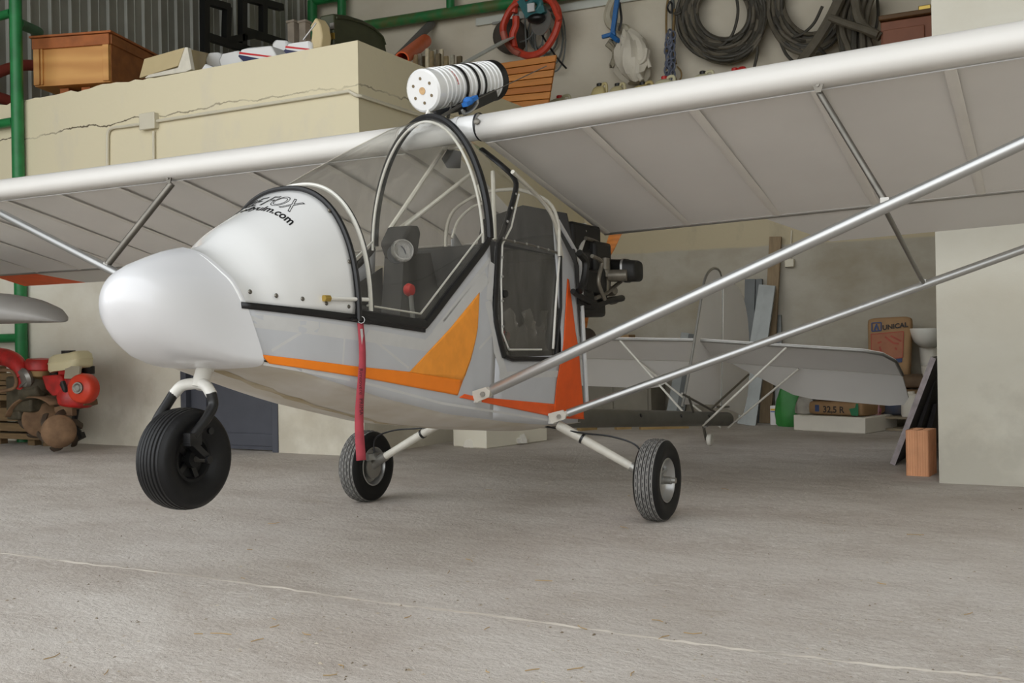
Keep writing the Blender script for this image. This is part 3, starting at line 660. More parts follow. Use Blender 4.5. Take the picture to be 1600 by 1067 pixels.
# ---- wings
LEY, LEZ, CHS = 4.095, 1.803, -.268                     # leading-edge tube centre, chord slope
DIH = {1: .033, -1: .002}
RIBS = [.237, .708, 1.19, 1.68, 2.16, 2.64, 3.12, 3.60, 4.08, 4.56, 5.04]
CH = 1.36
prof = []                                                # (chord offset, height above chord line): upper then lower
for i in range(9): a = math.radians(100 + 20 * i * .95); prof.append((.056 * math.cos(a), .056 * math.sin(a)))
low = [(.03, -.052), (.10, -.040), (.4, -.028), (.9, -.014), (CH, -.004)]
upp = [(CH, .004), (1.0, .055), (.7, .098), (.4, .115), (.2, .105), (.08, .075)]
def wing_pt(s, u, c, h, sag=0.0):
    y = LEY + c - h * CHS * .8; z = LEZ + u * DIH[s] + CHS * max(0, c) + h - sag; return A(s * u, y, z)
wings = {}
for s in (1, -1):
    n1 = MB(); rl = []
    us = sorted(set([.21] + RIBS + [(a + b) / 2 for a, b in zip(RIBS, RIBS[1:])] + [5.18]))
    for u in us:
        bul = 1.0 if any(abs(u - r) < .01 for r in RIBS) or u in (.21, 5.18) else .84
        rl.append([wing_pt(s, u, c, h) for c, h in prof] + [wing_pt(s, u, c, h) for c, h in low] + [wing_pt(s, u, c, h * bul) for c, h in upp])
    n1.loft(rl, True, True); wg = n1.build('wing', MT['wing_fab'], plane, sharp=50); wings[s] = wg
    wg['label'] = 'wing on the right in the photo, over the tail' if s == 1 else 'wing on the left in the photo, over the nose'
    # painted leading edge skin
    n2 = MB(); r2 = []
    for u in [.215 + (5.18 - .215) * i / 20 for i in range(21)]:
        sk = [(.07, .078), (.02, .068)] + [(x * 1.06, y * 1.06) for x, y in prof[1:]] + [(.012, -.0585), (.035, -.054)]
        r2.append([wing_pt(s, u, c, h) for c, h in sk])
    n2.loft(r2, False, False); n2.build('leading_edge', MT['wing_le'], wg, solid=.003)
    # seam cord where the under-surface begins
    n3 = MB(); n3.path([wing_pt(s, u, .037, -.056) for u in (.22, 1.2, 2.4, 3.6, 5.18)], .0035, 6); n3.build('seam_cord', MT['hull_white'], wg)
    for u in RIBS:
        n4 = MB(); pts = [wing_pt(s, u, c, -.056 + (c - .03) * .040 - .001) for c in (.035, .3, .7, 1.0, CH - .01)]
        n4.path(pts, .022, 8, flat=(1, .18)); n4.build('rib_batten', MT['batten'], wg)
    # trailing edge tube and aileron
    n5 = MB(); n5.tube(wing_pt(s, .22, CH, 0), wing_pt(s, 5.15, CH, 0), .014, 10); n5.build('trailing_edge_tube', MT['alu_dull'], wg)
    def ail(u0, u1, tin, m, name, lab=None):
        h = MB(); a0, a1 = wing_pt(s, u0, CH + .012, .006), wing_pt(s, u1, CH + .012, .006)
        d = Vector((0, .28, -.125 if s == 1 else -.078)); up_ = Vector((0, .004, .012))
        b0, b1 = a0 + d + Vector((s * tin[0], 0, 0)), a1 + d + Vector((s * tin[1], 0, 0))
        h.loft([[a0 - up_, a0 + up_, b0 + up_ * .25, b0 - up_ * .25], [a1 - up_, a1 + up_, b1 + up_ * .25, b1 - up_ * .25]], True, True)
        o = h.build(name, m, wg, sharp=30)
        if lab: o['label'] = lab
        return o
    ail(1.12, 4.62 if s == -1 else 5.1, (.28, -.24 if s == -1 else 0), MT['wing_le'], 'aileron')
    if s == -1: ail(4.625, 5.12, (-.24, 0), MT['orange_red'], 'aileron_tip', 'orange outer end of the aileron')
# centre section
mb = MB(); mb.lathe([(.0, -.2), (.058, -.2), (.058, .2), (0, .2)], A(0, LEY, LEZ + .003), (1, 0, .03), 24); cs = mb.build('center_tube', MT['white_gloss'], plane)
for s in (1,):
    mb = MB(); mb.lathe([(.061, -.004), (.064, -.004), (.064, .004), (.061, .004)], A(.205, LEY, LEZ + .009), (1, 0, .03), 28, True); mb.build('root_gap_seal', MT['black_trim'], cs)
    mb = MB(); p = P(745, 190, Y=LEY - .064); mb.lathe([(0, .008), (.007, .008), (.014, .004), (.014, 0)], p, Vector((.2, -1, .15)), 14); mb.build('root_bolt', MT['steel'], cs)
mb = MB(); mb.lathe([(.060, -.012), (.0615, -.012), (.0615, .012), (.060, .012)], A(.10, LEY, LEZ + .006), (1, 0, .03), 28, True); mb.build('tape_band', MT['hull_white'], cs)
# ---- struts
def under(s, u, c): return wing_pt(s, u, c, -.056 + (c - .03) * .04)
def solve_strut(a, b, c):
    t = 1.0; best = None
    for i in range(400):
        t = 1 + i * .01; px, py = lerp(a[0], b[0], t), lerp(a[1], b[1], t); q = P(px, py, Y=LEY + c); u = q.x - X0
        d = abs(q.z - under(1, u, c).z)
        if best is None or d < best[0]: best = (d, q)
    return best[1]
FE = A(3.3, 4.02, 1.870); RE = A(3.1, 5.44, 1.495)
FF = A(.335, 3.83, 0); FF.z = P(748, 619, Y=3.83).z; FF.x = P(748, 619, Y=3.83).x
RF = P(866, 653, Y=4.55)
def mir(p, s): return p if s == 1 else Vector((2 * X0 - p.x, p.y, p.z))
def mir_w(p, s):
    if s == 1: return p
    u = p.x - X0; return Vector((X0 - u, p.y, p.z - u * (DIH[1] - DIH[-1])))
for s in (1, -1):
    for nm, a, b, r in (('front_strut', FF, FE, .023), ('rear_strut', RF, RE, .019)):
        a2, b2 = mir(a, s), mir_w(b, s); d = (b2 - a2).normalized(); mb = MB(); mb.tube(a2 + d * .07, b2, r, 16); st = mb.build(nm, MT['alu'], plane)
        b = MB(); b.tube(a2 - d * .012, a2 + d * .085, r * .78, 10); b.build('strut_end', MT['cream_tube'], st)
        sd = Vector((.3 * s, -.95, 0)); pl = MB(); e = d.cross(sd).normalized()
        for q in (-1, 1):
            o = sd.normalized() * (r * 1.02) * q
            pl.prism([a2 + o - d * .02 - e * .03, a2 + o + d * .05 - e * .022, a2 + o + d * .065, a2 + o + d * .05 + e * .022, a2 + o - d * .02 + e * .02], sd.normalized() * .004 * q)
        pl.build('strut_plate', MT['cream_tube'], st)
        bt = MB(); bt.lathe([(0, .012), (.011, .012), (.011, 0)], a2 + d * .028 + sd.normalized() * (r * 1.02 + .004), sd, 6); bt.build('bolt', MT['steel'], st)
        lg = MB(); lg.bar(b2 - d * .03, b2 + Vector((0, 0, .05)), .02, .03); lg.build('strut_lug', MT['alu_dull'], st)
        if s == 1 or True:
            wb = MB(); wb.box(a2 - Vector((.02 * s, 0, .012)), (.05, .03, .03)); wb.build('fuselage_lug', MT['white_tube'], st)
JL = wing_pt(1, 1.70, .01, -.062)
def closest(a, b, px, py):
    best = None
    for i in range(2001):
        q = a.lerp(b, i / 2000); v = q - CAM; sx = 800 + FPX * v.dot(CR) / v.dot(CF); e = abs(sx - px)
        if best is None or e < best[0]: best = (e, q)
    return best[1]
JF = closest(FF, FE, 1383, 305); JR = closest(RF, RE, 1443, 437)
for s in (1, -1):
    a, b_, c = mir_w(JL, s), mir_w(JF, s), mir_w(JR, s)
    if s == -1: b_ = closest(mir(FF, -1), mir_w(FE, -1), 168, 0); c = mir_w(JR, s)
    mb = MB(); mb.tube(a - Vector((0, 0, .02)), b_ + Vector((0, 0, .02)), .0125 if s == 1 else .019, 12); j = mb.build('jury_strut', MT['steel'], plane)
    k = MB(); k.prism([a + Vector((-.028, -.03, .03)), a + Vector((.028, -.03, .03)), a + Vector((.010, -.022, -.022)), a + Vector((-.010, -.022, -.022))], (0, .006, 0)); k.lathe([(0, .006), (.006, .006), (.006, 0)], a + Vector((0, -.026, .004)), (0, -1, 0), 8); k.build('strut_bracket', MT['steel'], j)
    k = MB(); k.box(b_ + Vector((0, 0, .015)), (.03, .03, .035)); k.build('strut_clamp', MT['alu_dull'], j)
    mb = MB(); mb.tube(b_ - Vector((0, 0, .01)), c + Vector((0, 0, .01)), .0095, 10); j = mb.build('jury_strut', MT['steel'], plane)
    k = MB(); k.box(c + Vector((0, 0, .012)), (.026, .026, .03)); k.build('strut_clamp', MT['alu_dull'], j)
# ---- main gear
def wheel(c, s):
    R, Wd = .19, .058
    mb = MB(); mb.lathe([(.098, -.042), (.112, -.052), (.145, -.060), (.170, -.057), (.181, -.046), (.1835, -.044), (.1835, .044), (.181, .046), (.170, .057), (.145, .060), (.112, .052), (.098, .042)], c, (s, 0, 0), 48)
    ti = mb.build('tire', MT['rubber'], wheels[s], sharp=60)
    tb = MB()
    for k in range(5):
        x = -.036 + .018 * k; e = R - (.0035 if k in (0, 4) else .0)
        tb.lathe([(.180, x - .0065), (e, x - .0060), (e, x + .0060), (.180, x + .0065)], c, (s, 0, 0), 64)
    tb.build('tread', MT['tread'], ti, sharp=30)
    sl = MB()
    for k in range(5):
        x = -.036 + .018 * k; e = R - (.0035 if k in (0, 4) else .0)
        for q in range(34):
            a = 2 * math.pi * (q + .5 * (k % 2)) / 34; d = Vector((0, math.cos(a), math.sin(a))); t = Vector((0, -math.sin(a), math.cos(a)))
            o = c + Vector((s * x, 0, 0)) + d * (e + .0006)
            sl.box(o, (.0028, .020, .001), R=Matrix((Vector((1, 0, 0)), t, d)).transposed())
    so = sl.build('tread_slots', MT['rubber'], ti, smooth=False, fix=False); so['kind'] = 'stuff'
    rb = MB(); rb.lathe([(.100, .044), (.104, .050), (.098, .052), (.092, .044), (.086, .018), (.074, .002), (.045, -.004), (.022, .004), (.020, .035), (0, .037)], c, (s, 0, 0), 40)
    rb.lathe([(.100, -.044), (.104, -.050), (.098, -.052), (.092, -.044), (.086, -.020), (.05, -.014), (0, -.014)], c, (s, 0, 0), 40)
    rim = rb.build('rim', MT['alu'], wheels[s], sharp=50)
    hb = MB()
    for k in range(3):
        a = math.radians(90 + 120 * k + 60); d = Vector((0, math.cos(a), math.sin(a))); hb.bar(c + Vector((s * .012, 0, 0)) + d * .02, c + Vector((s * .018, 0, 0)) + d * .082, .012, .012, up=(1, 0, 0))
    hb.build('rim_spoke', MT['alu'], rim)
    ab = MB(); ab.lathe([(0, .092), (.013, .090), (.014, .070), (.018, .068), (.018, .03)], c, (s, 0, 0), 12); ab.build('axle_cap', MT['alu_dull'], rim)
wheels = {}
WC = {1: A(.818, 4.63, .19), -1: A(-.826, 4.60, .19)}
for s in (1, -1):
    e = bpy.data.objects.new('main_wheel', None); COL.objects.link(e); e.parent = plane; e.location = WC[s] - wloc(plane); LOC[e.name] = WC[s]; wheels[s] = e
    wheel(WC[s], s)
    top = P(872, 664, Y=4.58); top = mir(top, s); bot = WC[s] - Vector((s * .085, 0, -.035))
    mb = MB(); mb.path([top, top.lerp(bot, .28), bot], [.024, .022, .019], 14); leg = mb.build('gear_leg', MT['cream_tube'], plane)
    k = MB(); k.tube(bot - (bot - top).normalized() * .05, bot + (bot - top).normalized() * .015, .025, 12); k.tube(bot, WC[s] - Vector((s * .04, 0, 0)), .02, 10); k.build('leg_ferrule', MT['alu_dull'], leg)
    k = MB(); q = top.lerp(bot, .30); k.tube(q - (bot - top).normalized() * .006, q + (bot - top).normalized() * .006, .0255, 12); k.build('cable_clip', MT['black'], leg)
    k = MB(); k.box(WC[s] - Vector((s * .066, .03, -.055)), (.022, .10, .035)); k.lathe([(.0, 0), (.065, 0), (.065, .008), (0, .008)], WC[s] - Vector((s * .05, 0, 0)), (s, 0, 0), 24); k.build('brake_caliper', MT['alu_dull'], leg)
    k = MB(); k.path(catmull([top + Vector((-s * .1, -.02, 0)), top.lerp(bot, .3) + Vector((0, -.02, .03)), top.lerp(bot, .7) + Vector((0, -.03, .10)), bot + Vector((s * .0, -.03, .12)), WC[s] + Vector((-s * .07, -.03, .07))], 6), .0045, 6); k.build('brake_hose', MT['black'], leg)
# ---- nose gear
NC = A(0, 2.495, .486)
e = bpy.data.objects.new('nose_wheel', None); COL.objects.link(e); e.parent = plane; e.location = NC - wloc(plane); LOC[e.name] = NC
mb = MB(); pr_ = [(.070, -.030), (.085, -.048), (.11, -.062), (.135, -.064), (.150, -.056)]
k = 0
for x in (-.046, -.032, -.018, -.004, .010, .024, .038):
    r = .1655 - 1.6 * (x + .004) ** 2 * 2
    pr_ += [(r - .004, x - .0065), (r, x - .0045), (r, x + .0045), (r - .004, x + .0065)]
pr_ += [(.150, .056), (.135, .064), (.11, .062), (.085, .048), (.070, .030)]
mb.lathe(pr_, NC, (1, 0, 0), 56); ti = mb.build('tire', MT['rubber_old'], e, sharp=50)
mb = MB(); mb.lathe([(.072, .028), (.076, .036), (.066, .036), (.058, .016), (.03, .012), (.028, .045), (0, .046)], NC, (1, 0, 0), 28); mb.lathe([(.072, -.028), (.076, -.036), (.066, -.036), (.05, -.016), (0, -.016)], NC, (1, 0, 0), 28); rim = mb.build('rim', MT['rubber'], e)
for k in range(5):
    a = 2 * math.pi * k / 5; d = Vector((0, math.cos(a), math.sin(a))); mb = MB(); mb.bar(NC + Vector((.018, 0, 0)) + d * .026, NC + Vector((.024, 0, 0)) + d * .066, .018, .012, up=(1, 0, 0)); mb.build('rim_spoke', MT['black'], rim)
st = P(321, 572, X=X0); yk = P(311, 605, X=X0)
mb = MB(); mb.tube(st + (st - yk) * .5, yk + (yk - st) * .05, .027, 16); mb.tube(st + (st - yk) * .02, st - (st - yk) * .12, .031, 16); stem = mb.build('nose_leg', MT['white_tube'], plane)
wy = MB(); wy.path(catmull([P(272, 615, X=X0 - .075), P(286, 602, X=X0 - .045), yk + Vector((0, 0, .012)), P(322, 603, X=X0 + .04), P(331, 617, X=X0 + .065)], 5), .019, 12); wy.build('fork_yoke', MT['white_tube'], stem)
for s, pts in ((-1, [(272, 614), (262, 630), (246, 656), (236, 684)]), (1, [(330, 614), (333, 632), (325, 650), (312, 668), (301, 682)])):
    us = (.075, .08, .084, .084, .084); q = [P(x, y, X=X0 + s * us[i]) for i, (x, y) in enumerate(pts)]
    mb = MB(); mb.path(catmull(q, 5), .017, 12); fk = mb.build('fork_arm', MT['black'], stem)
    k = MB(); k.box(q[-1] + Vector((0, 0, -.008)), (.03, .05, .04)); k.bar(q[-1] + Vector((0, -.02, -.01)), NC + Vector((s * .084, .01, .0)), .020, .030, up=(1, 0, 0)); k.lathe([(0, .012), (.013, .012), (.013, 0)], NC + Vector((s * .095, 0, .0)), (s, 0, 0), 8)
    if s == 1: k.lathe([(0, .01), (.012, .01), (.012, 0)], P(327, 673, X=X0 + .09), (1, 0, 0), 8)
    k.build('trailing_link', MT['black'], plane)
mb = MB(); mb.tube(NC - Vector((.1, 0, 0)), NC + Vector((.1, 0, 0)), .010, 8); mb.build('nose_axle', MT['steel'], plane)
# ---- parachute canister
cf = P(660, 142, X=X0 - .03); cb = P(768, 126, X=X0 + .03); ax = (cb - cf).normalized(); L = (cb - cf).length
R_ = 33.5 / FPX * (cf - CAM).dot(CF)
pr_ = [(0, 0), (R_ * .9, 0), (R_, .008), (R_, .045)]
n = 15; x = .05; pitch = (L - .085) / n
for i in range(n):
    pr_ += [(R_ * .955, x), (R_ * .955, x + pitch * .55), (R_ * 1.01, x + pitch * .62), (R_ * 1.01, x + pitch * .95)]; x += pitch
pr_ += [(R_ * .95, L - .03)]
mb = MB(); mb.lathe(pr_, cf, ax, 48); can = mb.build('parachute_canister', MT['white_gloss'], plane, sharp=30)
mb = MB(); mb.lathe([(R_ * 1.0, L - .045), (R_ * 1.03, L - .04), (R_ * 1.03, L + .005), (R_ * .9, L + .015), (0, L + .015)], cf, ax, 40); mb.build('canister_end', MT['black'], can)
e1 = ax.cross(Vector((0, 0, 1))).normalized(); e2 = e1.cross(ax)
mb = MB(); mb.lathe([(0, -.003), (R_ * .17, -.003), (R_ * .17, .003)], cf, ax, 20); mb.build('cap_plug', mat('plug_wood', (206, 168, 120), .6, 0, .25, 60), can)['label'] = 'varnished wooden plug in the middle of the end cap'
for k in range(6):
    a = math.radians(30 + 60 * k); q = cf + (e1 * math.cos(a) + e2 * math.sin(a)) * R_ * .56; mb = MB(); mb.lathe([(0, -.0012), (.0075, -.0012), (.0075, .002)], q, ax, 12); mb.build('cap_hole', MT['dark_hole'], can)
for f in (.40, .56, .66):
    mb = MB(); mb.lathe([(R_ * 1.0, L * f - .008), (R_ * 1.03, L * f - .008), (R_ * 1.03, L * f + .008), (R_ * 1.0, L * f + .008)], cf, ax, 40, True); mb.build('canister_strap', MT['black'], can)
vs, fs = text_mesh('JUNKERS', .020, bold=.0006); cx = sum(v.x for v in vs) / len(vs)
toC = (CAM - cf); a0 = math.atan2(toC.dot(e2), toC.dot(e1)); b = MB(); x_ = .05 + pitch * 3.28
b.add([cf + ax * (x_ - (v.y - .007) * .75) + (e1 * math.cos(a0 + .62 - (-(v.x - cx)) / R_ * -1.35 * 1) + e2 * math.sin(a0 + .62 - (v.x - cx) / R_ * 1.35)) * R_ * .962 for v in vs], fs) if False else b.add([cf + ax * (x_ + (v.y - .007) * .8) + (e1 * math.cos(a0 + .45 - (v.x - cx) / R_ * 1.2) + e2 * math.sin(a0 + .45 - (v.x - cx) / R_ * 1.2)) * R_ * .962 for v in vs], fs)
b.build('lettering', MT['red'], can, smooth=False, fix=False)
mb = MB(); mb.prism([P(661, 187, X=X0 - .03), P(676, 188, X=X0 + .0), P(670, 172, X=X0 - .01), P(667, 172, X=X0 - .02)], (0, .04, 0)); mb.build('canister_foot', MT['white_tube'], plane)
tubes('canister_bracket', [(P(684, 178, X=X0 + .02), P(716, 166, X=X0 + .06)), (P(690, 182, X=X0 + .05), P(728, 160, X=X0 + .09)), (P(700, 184, X=X0 + .05), P(705, 160, X=X0 + .05)), (P(726, 180, X=X0 + .08), P(728, 156, X=X0 + .08))], .008, MT['steel'])
mb = MB(); mb.bar(P(680, 178, X=X0 + .02), P(722, 168, X=X0 + .07), .02, .03); mb.bar(P(722, 170, X=X0 + .07), P(770, 148, X=X0 + .08), .05, .05); mb.build('canister_rail', MT['black'], plane)
mb = MB(); mb.ball(P(732, 158, X=X0 + .13), (.026, .026, .02)); mb.bar(P(726, 164, X=X0 + .13), P(743, 152, X=X0 + .14), .03, .018); mb.build('blue_webbing', mat('blue_webbing', (36, 110, 190), .7), plane)
mb = MB(); mb.path(catmull([P(742, 150, X=X0 + .14), P(746, 160, X=X0 + .14), P(738, 172, X=X0 + .13), P(726, 178, X=X0 + .11), P(722, 172, X=X0 + .11)], 5), .007, 8); mb.build('shackle', MT['alu'], plane)
mb = MB(); mb.path([P(690, 180, X=X0 + .07), P(745, 155, X=X0 + .12), P(854, 103, X=X0 + .35)], .0025, 6); mb.build('bridle_cable', MT['steel'], plane)
# ---- engine, propeller, exhaust
EY = 5.0
eng = MB(); eng.box(A(.06, 5.17, 1.20), (.40, .46, .28)); eng.box(A(.12, 5.16, 1.39), (.26, .36, .16)); eng.box(A(.14, 5.15, 1.04), (.30, .30, .14)); eng.box(A(.22, 5.28, 1.28), (.14, .22, .20)); eng.box(A(.24, 5.12, 1.15), (.14, .26, .14)); eng.lathe([(0, .06), (.07, .06), (.08, .03), (.08, -.06), (0, -.06)], A(.26, 5.24, 1.16), (1, 0, 0), 16); eng.box(A(.26, 5.02, 1.06), (.12, .12, .10)); engine = eng.build('engine_block', MT['engine'], plane, bevel=.02)
for i in range(7):
    b = MB(); b.box(A(.14, 5.0 + .045 * i, 1.36), (.20, .014, .17)); b.build('cooling_fin', MT['engine'], engine)
b = MB(); b.lathe([(0, .05), (.085, .04), (.09, 0), (.09, -.05)], P(884, 385, X=X0 + .16), (1, -.5, 0), 24); b.build('fan_housing', MT['engine'], engine)
b = MB(); q = P(945, 428, X=X0 + .30); b.lathe([(0, .09), (.026, .085), (.03, .02), (.04, .015), (.04, -.02), (.028, -.025), (.026, -.10), (0, -.105)], q, (0, .1, 1), 16); b.lathe([(0, .0), (.032, .0), (.032, .10), (0, .10)], q + Vector((.02, 0, -.01)), (1, .3, 0), 14); b.build('carburettor', MT['engine_grey'], engine)
b = MB(); q = P(975, 423, X=X0 + .36); axb = Vector((1, .15, -.06)).normalized(); rings = []
for h, sc2 in ((-.085, .86), (-.075, 1), (.0, 1), (.005, 1.05), (.02, 1.05), (.03, .98), (.075, .95), (.085, .85)):
    rings.append([q + axb * h + Vector((0, .070 * sc2 * math.copysign(abs(math.cos(t)) ** .6, math.cos(t)), .062 * sc2 * math.copysign(abs(math.sin(t)) ** .6, math.sin(t)))) for t in [2 * math.pi * i / 24 for i in range(24)]])
b.loft(rings, True, True); ab = b.build('air_filter', MT['engine'], engine, sharp=50)
b = MB(); rings2 = [[p + axb * d for p in [q + axb * .012 + Vector((0, .076 * math.copysign(abs(math.cos(t)) ** .6, math.cos(t)), .067 * math.copysign(abs(math.sin(t)) ** .6, math.sin(t)))) for t in [2 * math.pi * i / 24 for i in range(24)]]] for d in (-.006, .006)]
b.loft(rings2, True, False); b.build('filter_band', MT['alu'], ab)
rng = random.Random(5)
for i, pts in enumerate([[(915, 372), (935, 380), (950, 400), (956, 418)], [(905, 430), (912, 448), (918, 462)], [(900, 470), (925, 478), (950, 470), (972, 466)], [(930, 466), (948, 458), (962, 446), (970, 440)], [(895, 455), (905, 462), (930, 474)], [(905, 395), (915, 410), (912, 440), (905, 455)], [(925, 400), (940, 410), (935, 440), (945, 468)]]):
    b = MB(); b.path(catmull([P(x, y, X=X0 + .26 + .02 * i) for x, y in pts], 5), .011 + .004 * (i % 3), 8); b.build('engine_hose', MT['engine'] if i % 3 else MT['engine_grey'], engine)
for px, py, r in ((905, 415, .035), (918, 440, .03), (935, 462, .034), (955, 455, .028), (958, 470, .02), (912, 470, .03), (900, 480, .03)):
    b = MB(); b.lathe([(0, .03), (r * .8, .03), (r, .015), (r, -.02), (r * .6, -.03), (0, -.03)], P(px, py, X=X0 + .27), (1, -.4, .1), 12); b.build('engine_fitting', MT['engine_grey'] if px in (905, 955, 958) else MT['engine'], engine)
b = MB(); b.box(P(910, 408, X=X0 + .26), (.07, .05, .09)); b.build('ignition_box', MT['interior'], engine, bevel=.008)
tubes('engine_mount', [(P(914, 352, X=X0 + .22), P(913, 362, X=X0 + .24)), (P(916, 362, X=X0 + .22), P(898, 414, X=X0 + .29)), (P(913, 362, X=X0 + .2), P(908, 395, X=X0 + .24))], .013, MT['white_tube'])
mb = MB(); mb.prism([P(884, 350, X=X0 + .18), P(912, 348, X=X0 + .20), P(914, 362, X=X0 + .20), P(906, 364, X=X0 + .20), P(886, 356, X=X0 + .18)], (0, .03, .0)); mb.build('mount_plate', MT['white_tube'], plane)
# propeller (two blades), behind the engine
PY = 5.62; hub = P(929, 446, Y=PY); b1 = P(967, 352, Y=PY)
d = (b1 - hub).normalized(); Rp = .62
mb = MB(); mb.lathe([(0, -.05), (.05, -.05), (.055, 0), (.05, .05), (0, .05)], hub, (0, 1, 0), 20); mb.tube(hub - Vector((0, .35, 0)), hub, .035, 12); pr_o = mb.build('propeller_hub', MT['engine'], plane)
for sg in (1, -1):
    rings = []
    for i in range(13):
        r = lerp(.045, Rp, i / 12); ch = interp([(.045, .04), (.12, .05), (.25, .105), (.4, .12), (.55, .105), (.62, .05)], r) / 2; tw = math.radians(interp([(.045, 55), (.25, 35), (.62, 16)], r)); th = interp([(.045, .022), (.2, .014), (.62, .005)], r)
        sd = d.cross(Vector((0, 1, 0))) * sg; cdir = sd * math.cos(tw) + Vector((0, 1, 0)) * math.sin(tw); nd = -sd * math.sin(tw) + Vector((0, 1, 0)) * math.cos(tw)
        rings.append([hub + d * sg * r + cdir * ch * math.cos(t) + nd * th * math.sin(t) for t in [2 * math.pi * k / 12 for k in range(12)]])
    mb = MB(); mb.loft(rings, True, True); mb.build('propeller_blade', MT['prop'], plane)
mb = MB(); q0, q1 = P(900, 532, X=X0 + .10), P(958, 541, X=X0 + .10); mb.lathe([(0, 0), (.05, .005), (.062, .02), (.062, .36), (.05, .38), (.02, .385), (0, .385)], A(.10, 5.0, .87), (.12, 1, -.05), 20)
mb.path(catmull([A(.1, 5.02, .88), A(.12, 4.98, .98), A(.13, 5.1, 1.02)], 5), .025, 10); mb.build('exhaust_muffler', MT['muffler'], plane)
# ---- tail boom, fin, rudder, stabilizer, elevator
b0, b1 = A(0, 4.88, .445), A(0, 8.45, .175)
mb = MB(); mb.tube(b0, b1, .056, 20); boom = mb.build('tail_boom', mat('boom_tube', (108, 106, 98), .5, .3, .2, 8), plane)
for t in (.42, .64, .82):
    q = b0.lerp(b1, t); mb = MB(); mb.lathe([(0, .006), (.012, .006), (.014, 0)], q + Vector((.054, 0, .02)), (1, 0, .3), 8); mb.build('rivet', MT['black'], boom)
def slab(pts, name, m, u=.0, th=.012, parent=plane):
    h = MB(); h.prism([A(u - th / 2, y, z) for y, z in pts], (th, 0, 0)); return h.build(name, m, parent, bevel=.004)
def pix0(*pts): return [(q.y, q.z) for q in (pu(a, b, 0) for a, b in pts)]
def smooth_pix(*p, n=5): return [(v.x, v.y) for v in catmull([(a, b, 0) for a, b in p], n)]
fin = slab(pix0(*(smooth_pix((1068, 632), (1080, 565), (1092, 490), (1099, 447), (1104, 432), (1110, 424), (1117, 421), (1123, 426), (1127, 440)) + [(1127, 520), (1125, 632)])), 'fin', MT['wing_fab'])
rud = slab(pix0(*(smooth_pix((1130, 446), (1142, 443), (1153, 450), (1162, 470), (1168, 505), (1170, 560), (1168, 610), (1160, 650)) + [(1145, 642), (1127, 636), (1129, 520)])), 'rudder', MT['wing_fab'])
mb = MB(); mb.path([A(0, y, z) for y, z in pix0(*smooth_pix((1066, 636), (1080, 562), (1092, 488), (1099, 446), (1104, 430), (1110, 422), (1117, 419), (1124, 424), (1128, 439)))], .011, 8); mb.build('fin_edge_tube', MT['alu_dull'], fin)
tubes('rudder_post', [(A(0, *pix0((1128, 440))[0]), A(0, *pix0((1126, 640))[0]))], .010, MT['alu_dull'])
SY, SZ = 7.78, .826; HY = 8.15; HZ = .655
def hs(name, outline, m, parent=plane, th=.02):
    h = MB(); h.prism([Vector(p) for p in outline], (0, 0, th)); return h.build(name, m, parent, bevel=.006)
SL = P(1392, 551, Y=SY); ztip = SL.z; utip = SL.x - X0
z_r = lambda u: SZ + (P(1240, 549, Y=SY).z - SZ) * u / (P(1240, 549, Y=SY).x - X0)
for s in (1, -1):
    k = (ztip - SZ) / utip
    def sz(u, base): return base + k * u * (1 if s == 1 else -1) * (1.0 if s == 1 else .4)
    hin = P(1393, 567, Y=HY); kz = (hin.z - HZ) / utip
    pts = [A(s * .0, SY, sz(0, SZ)), A(s * 1.20, SY, sz(1.2, SZ)), A(s * 1.33, SY + .05, sz(1.3, SZ) - .02), A(s * 1.40, SY + .16, sz(1.4, SZ) - .065), A(s * 1.415, HY, sz(1.4, HZ)), A(0, HY, sz(0, HZ))]
    h = MB(); h.prism(pts, (0, .004, .016)); stb = h.build('stabilizer', MT['wing_fab'], plane)
    h = MB(); h.path([pts[0], pts[1], pts[2], pts[3], pts[4]], .012, 8); h.build('stabilizer_tube', MT['alu_dull'], stb)
    dy, dz = .22, -.25
    e0, e1_ = A(s * .12, HY + .02, sz(.1, HZ) - .004), A(s * 1.41, HY + .02, sz(1.4, HZ) - .004)
    pe = [e0, e1_, A(s * 1.43, HY + .02 + dy * .72, sz(1.4, HZ) + dz * .72), A(s * 1.39, HY + .02 + dy * .92, sz(1.4, HZ) + dz * .93), A(s * 1.28, HY + .02 + dy, sz(1.3, HZ) + dz), A(s * .70, HY + .02 + dy, sz(.7, HZ) + dz), A(s * .56, HY + .02 + dy * .93, sz(.5, HZ) + dz * .93)]
    h = MB(); h.prism(pe, (0, .012, .010)); h.build('elevator', MT['wing_le'], plane)
    for (ua, base, Ya, px, py) in ((.66, SZ, SY, 1092, 667), (.66, HZ, HY, 1132, 670)):
        low_ = P(px, py, X=X0); low_ = Vector((X0 + s * .03, low_.y, low_.z + .01))
        tubes('stabilizer_strut', [(A(s * ua, Ya, sz(ua, base) - .01), low_)], .0085, MT['cream_tube'])
mb = MB(); TC = P(1109, 686, X=X0); TC.z = .048; mb.lathe([(.018, -.016), (.034, -.020), (.044, -.014), (.048, 0), (.044, .014), (.034, .020), (.018, .016), (.0, .016)], TC, (1, 0, 0), 20); tw = mb.build('tail_wheel', MT['cream_tube'], plane)
mb = MB(); mb.bar(TC + Vector((-.03, 0, 0)), TC + Vector((-.03, -.06, .11)), .012, .03); mb.bar(TC + Vector((-.03, -.06, .11)), TC + Vector((0, -.06, .12)), .02, .03); mb.build('tail_wheel_bracket', MT['steel'], plane)
tubes('control_linkage', [(A(.05, 7.2, .45), A(.05, 8.0, .26)), (A(.05, 7.35, .42), A(.05, 7.45, .30)), (A(.03, 8.05, .30), A(.03, 8.4, .28)), (P(1170, 585, X=X0 + .06), P(1110, 640, X=X0 + .03))], .009, MT['steel'])
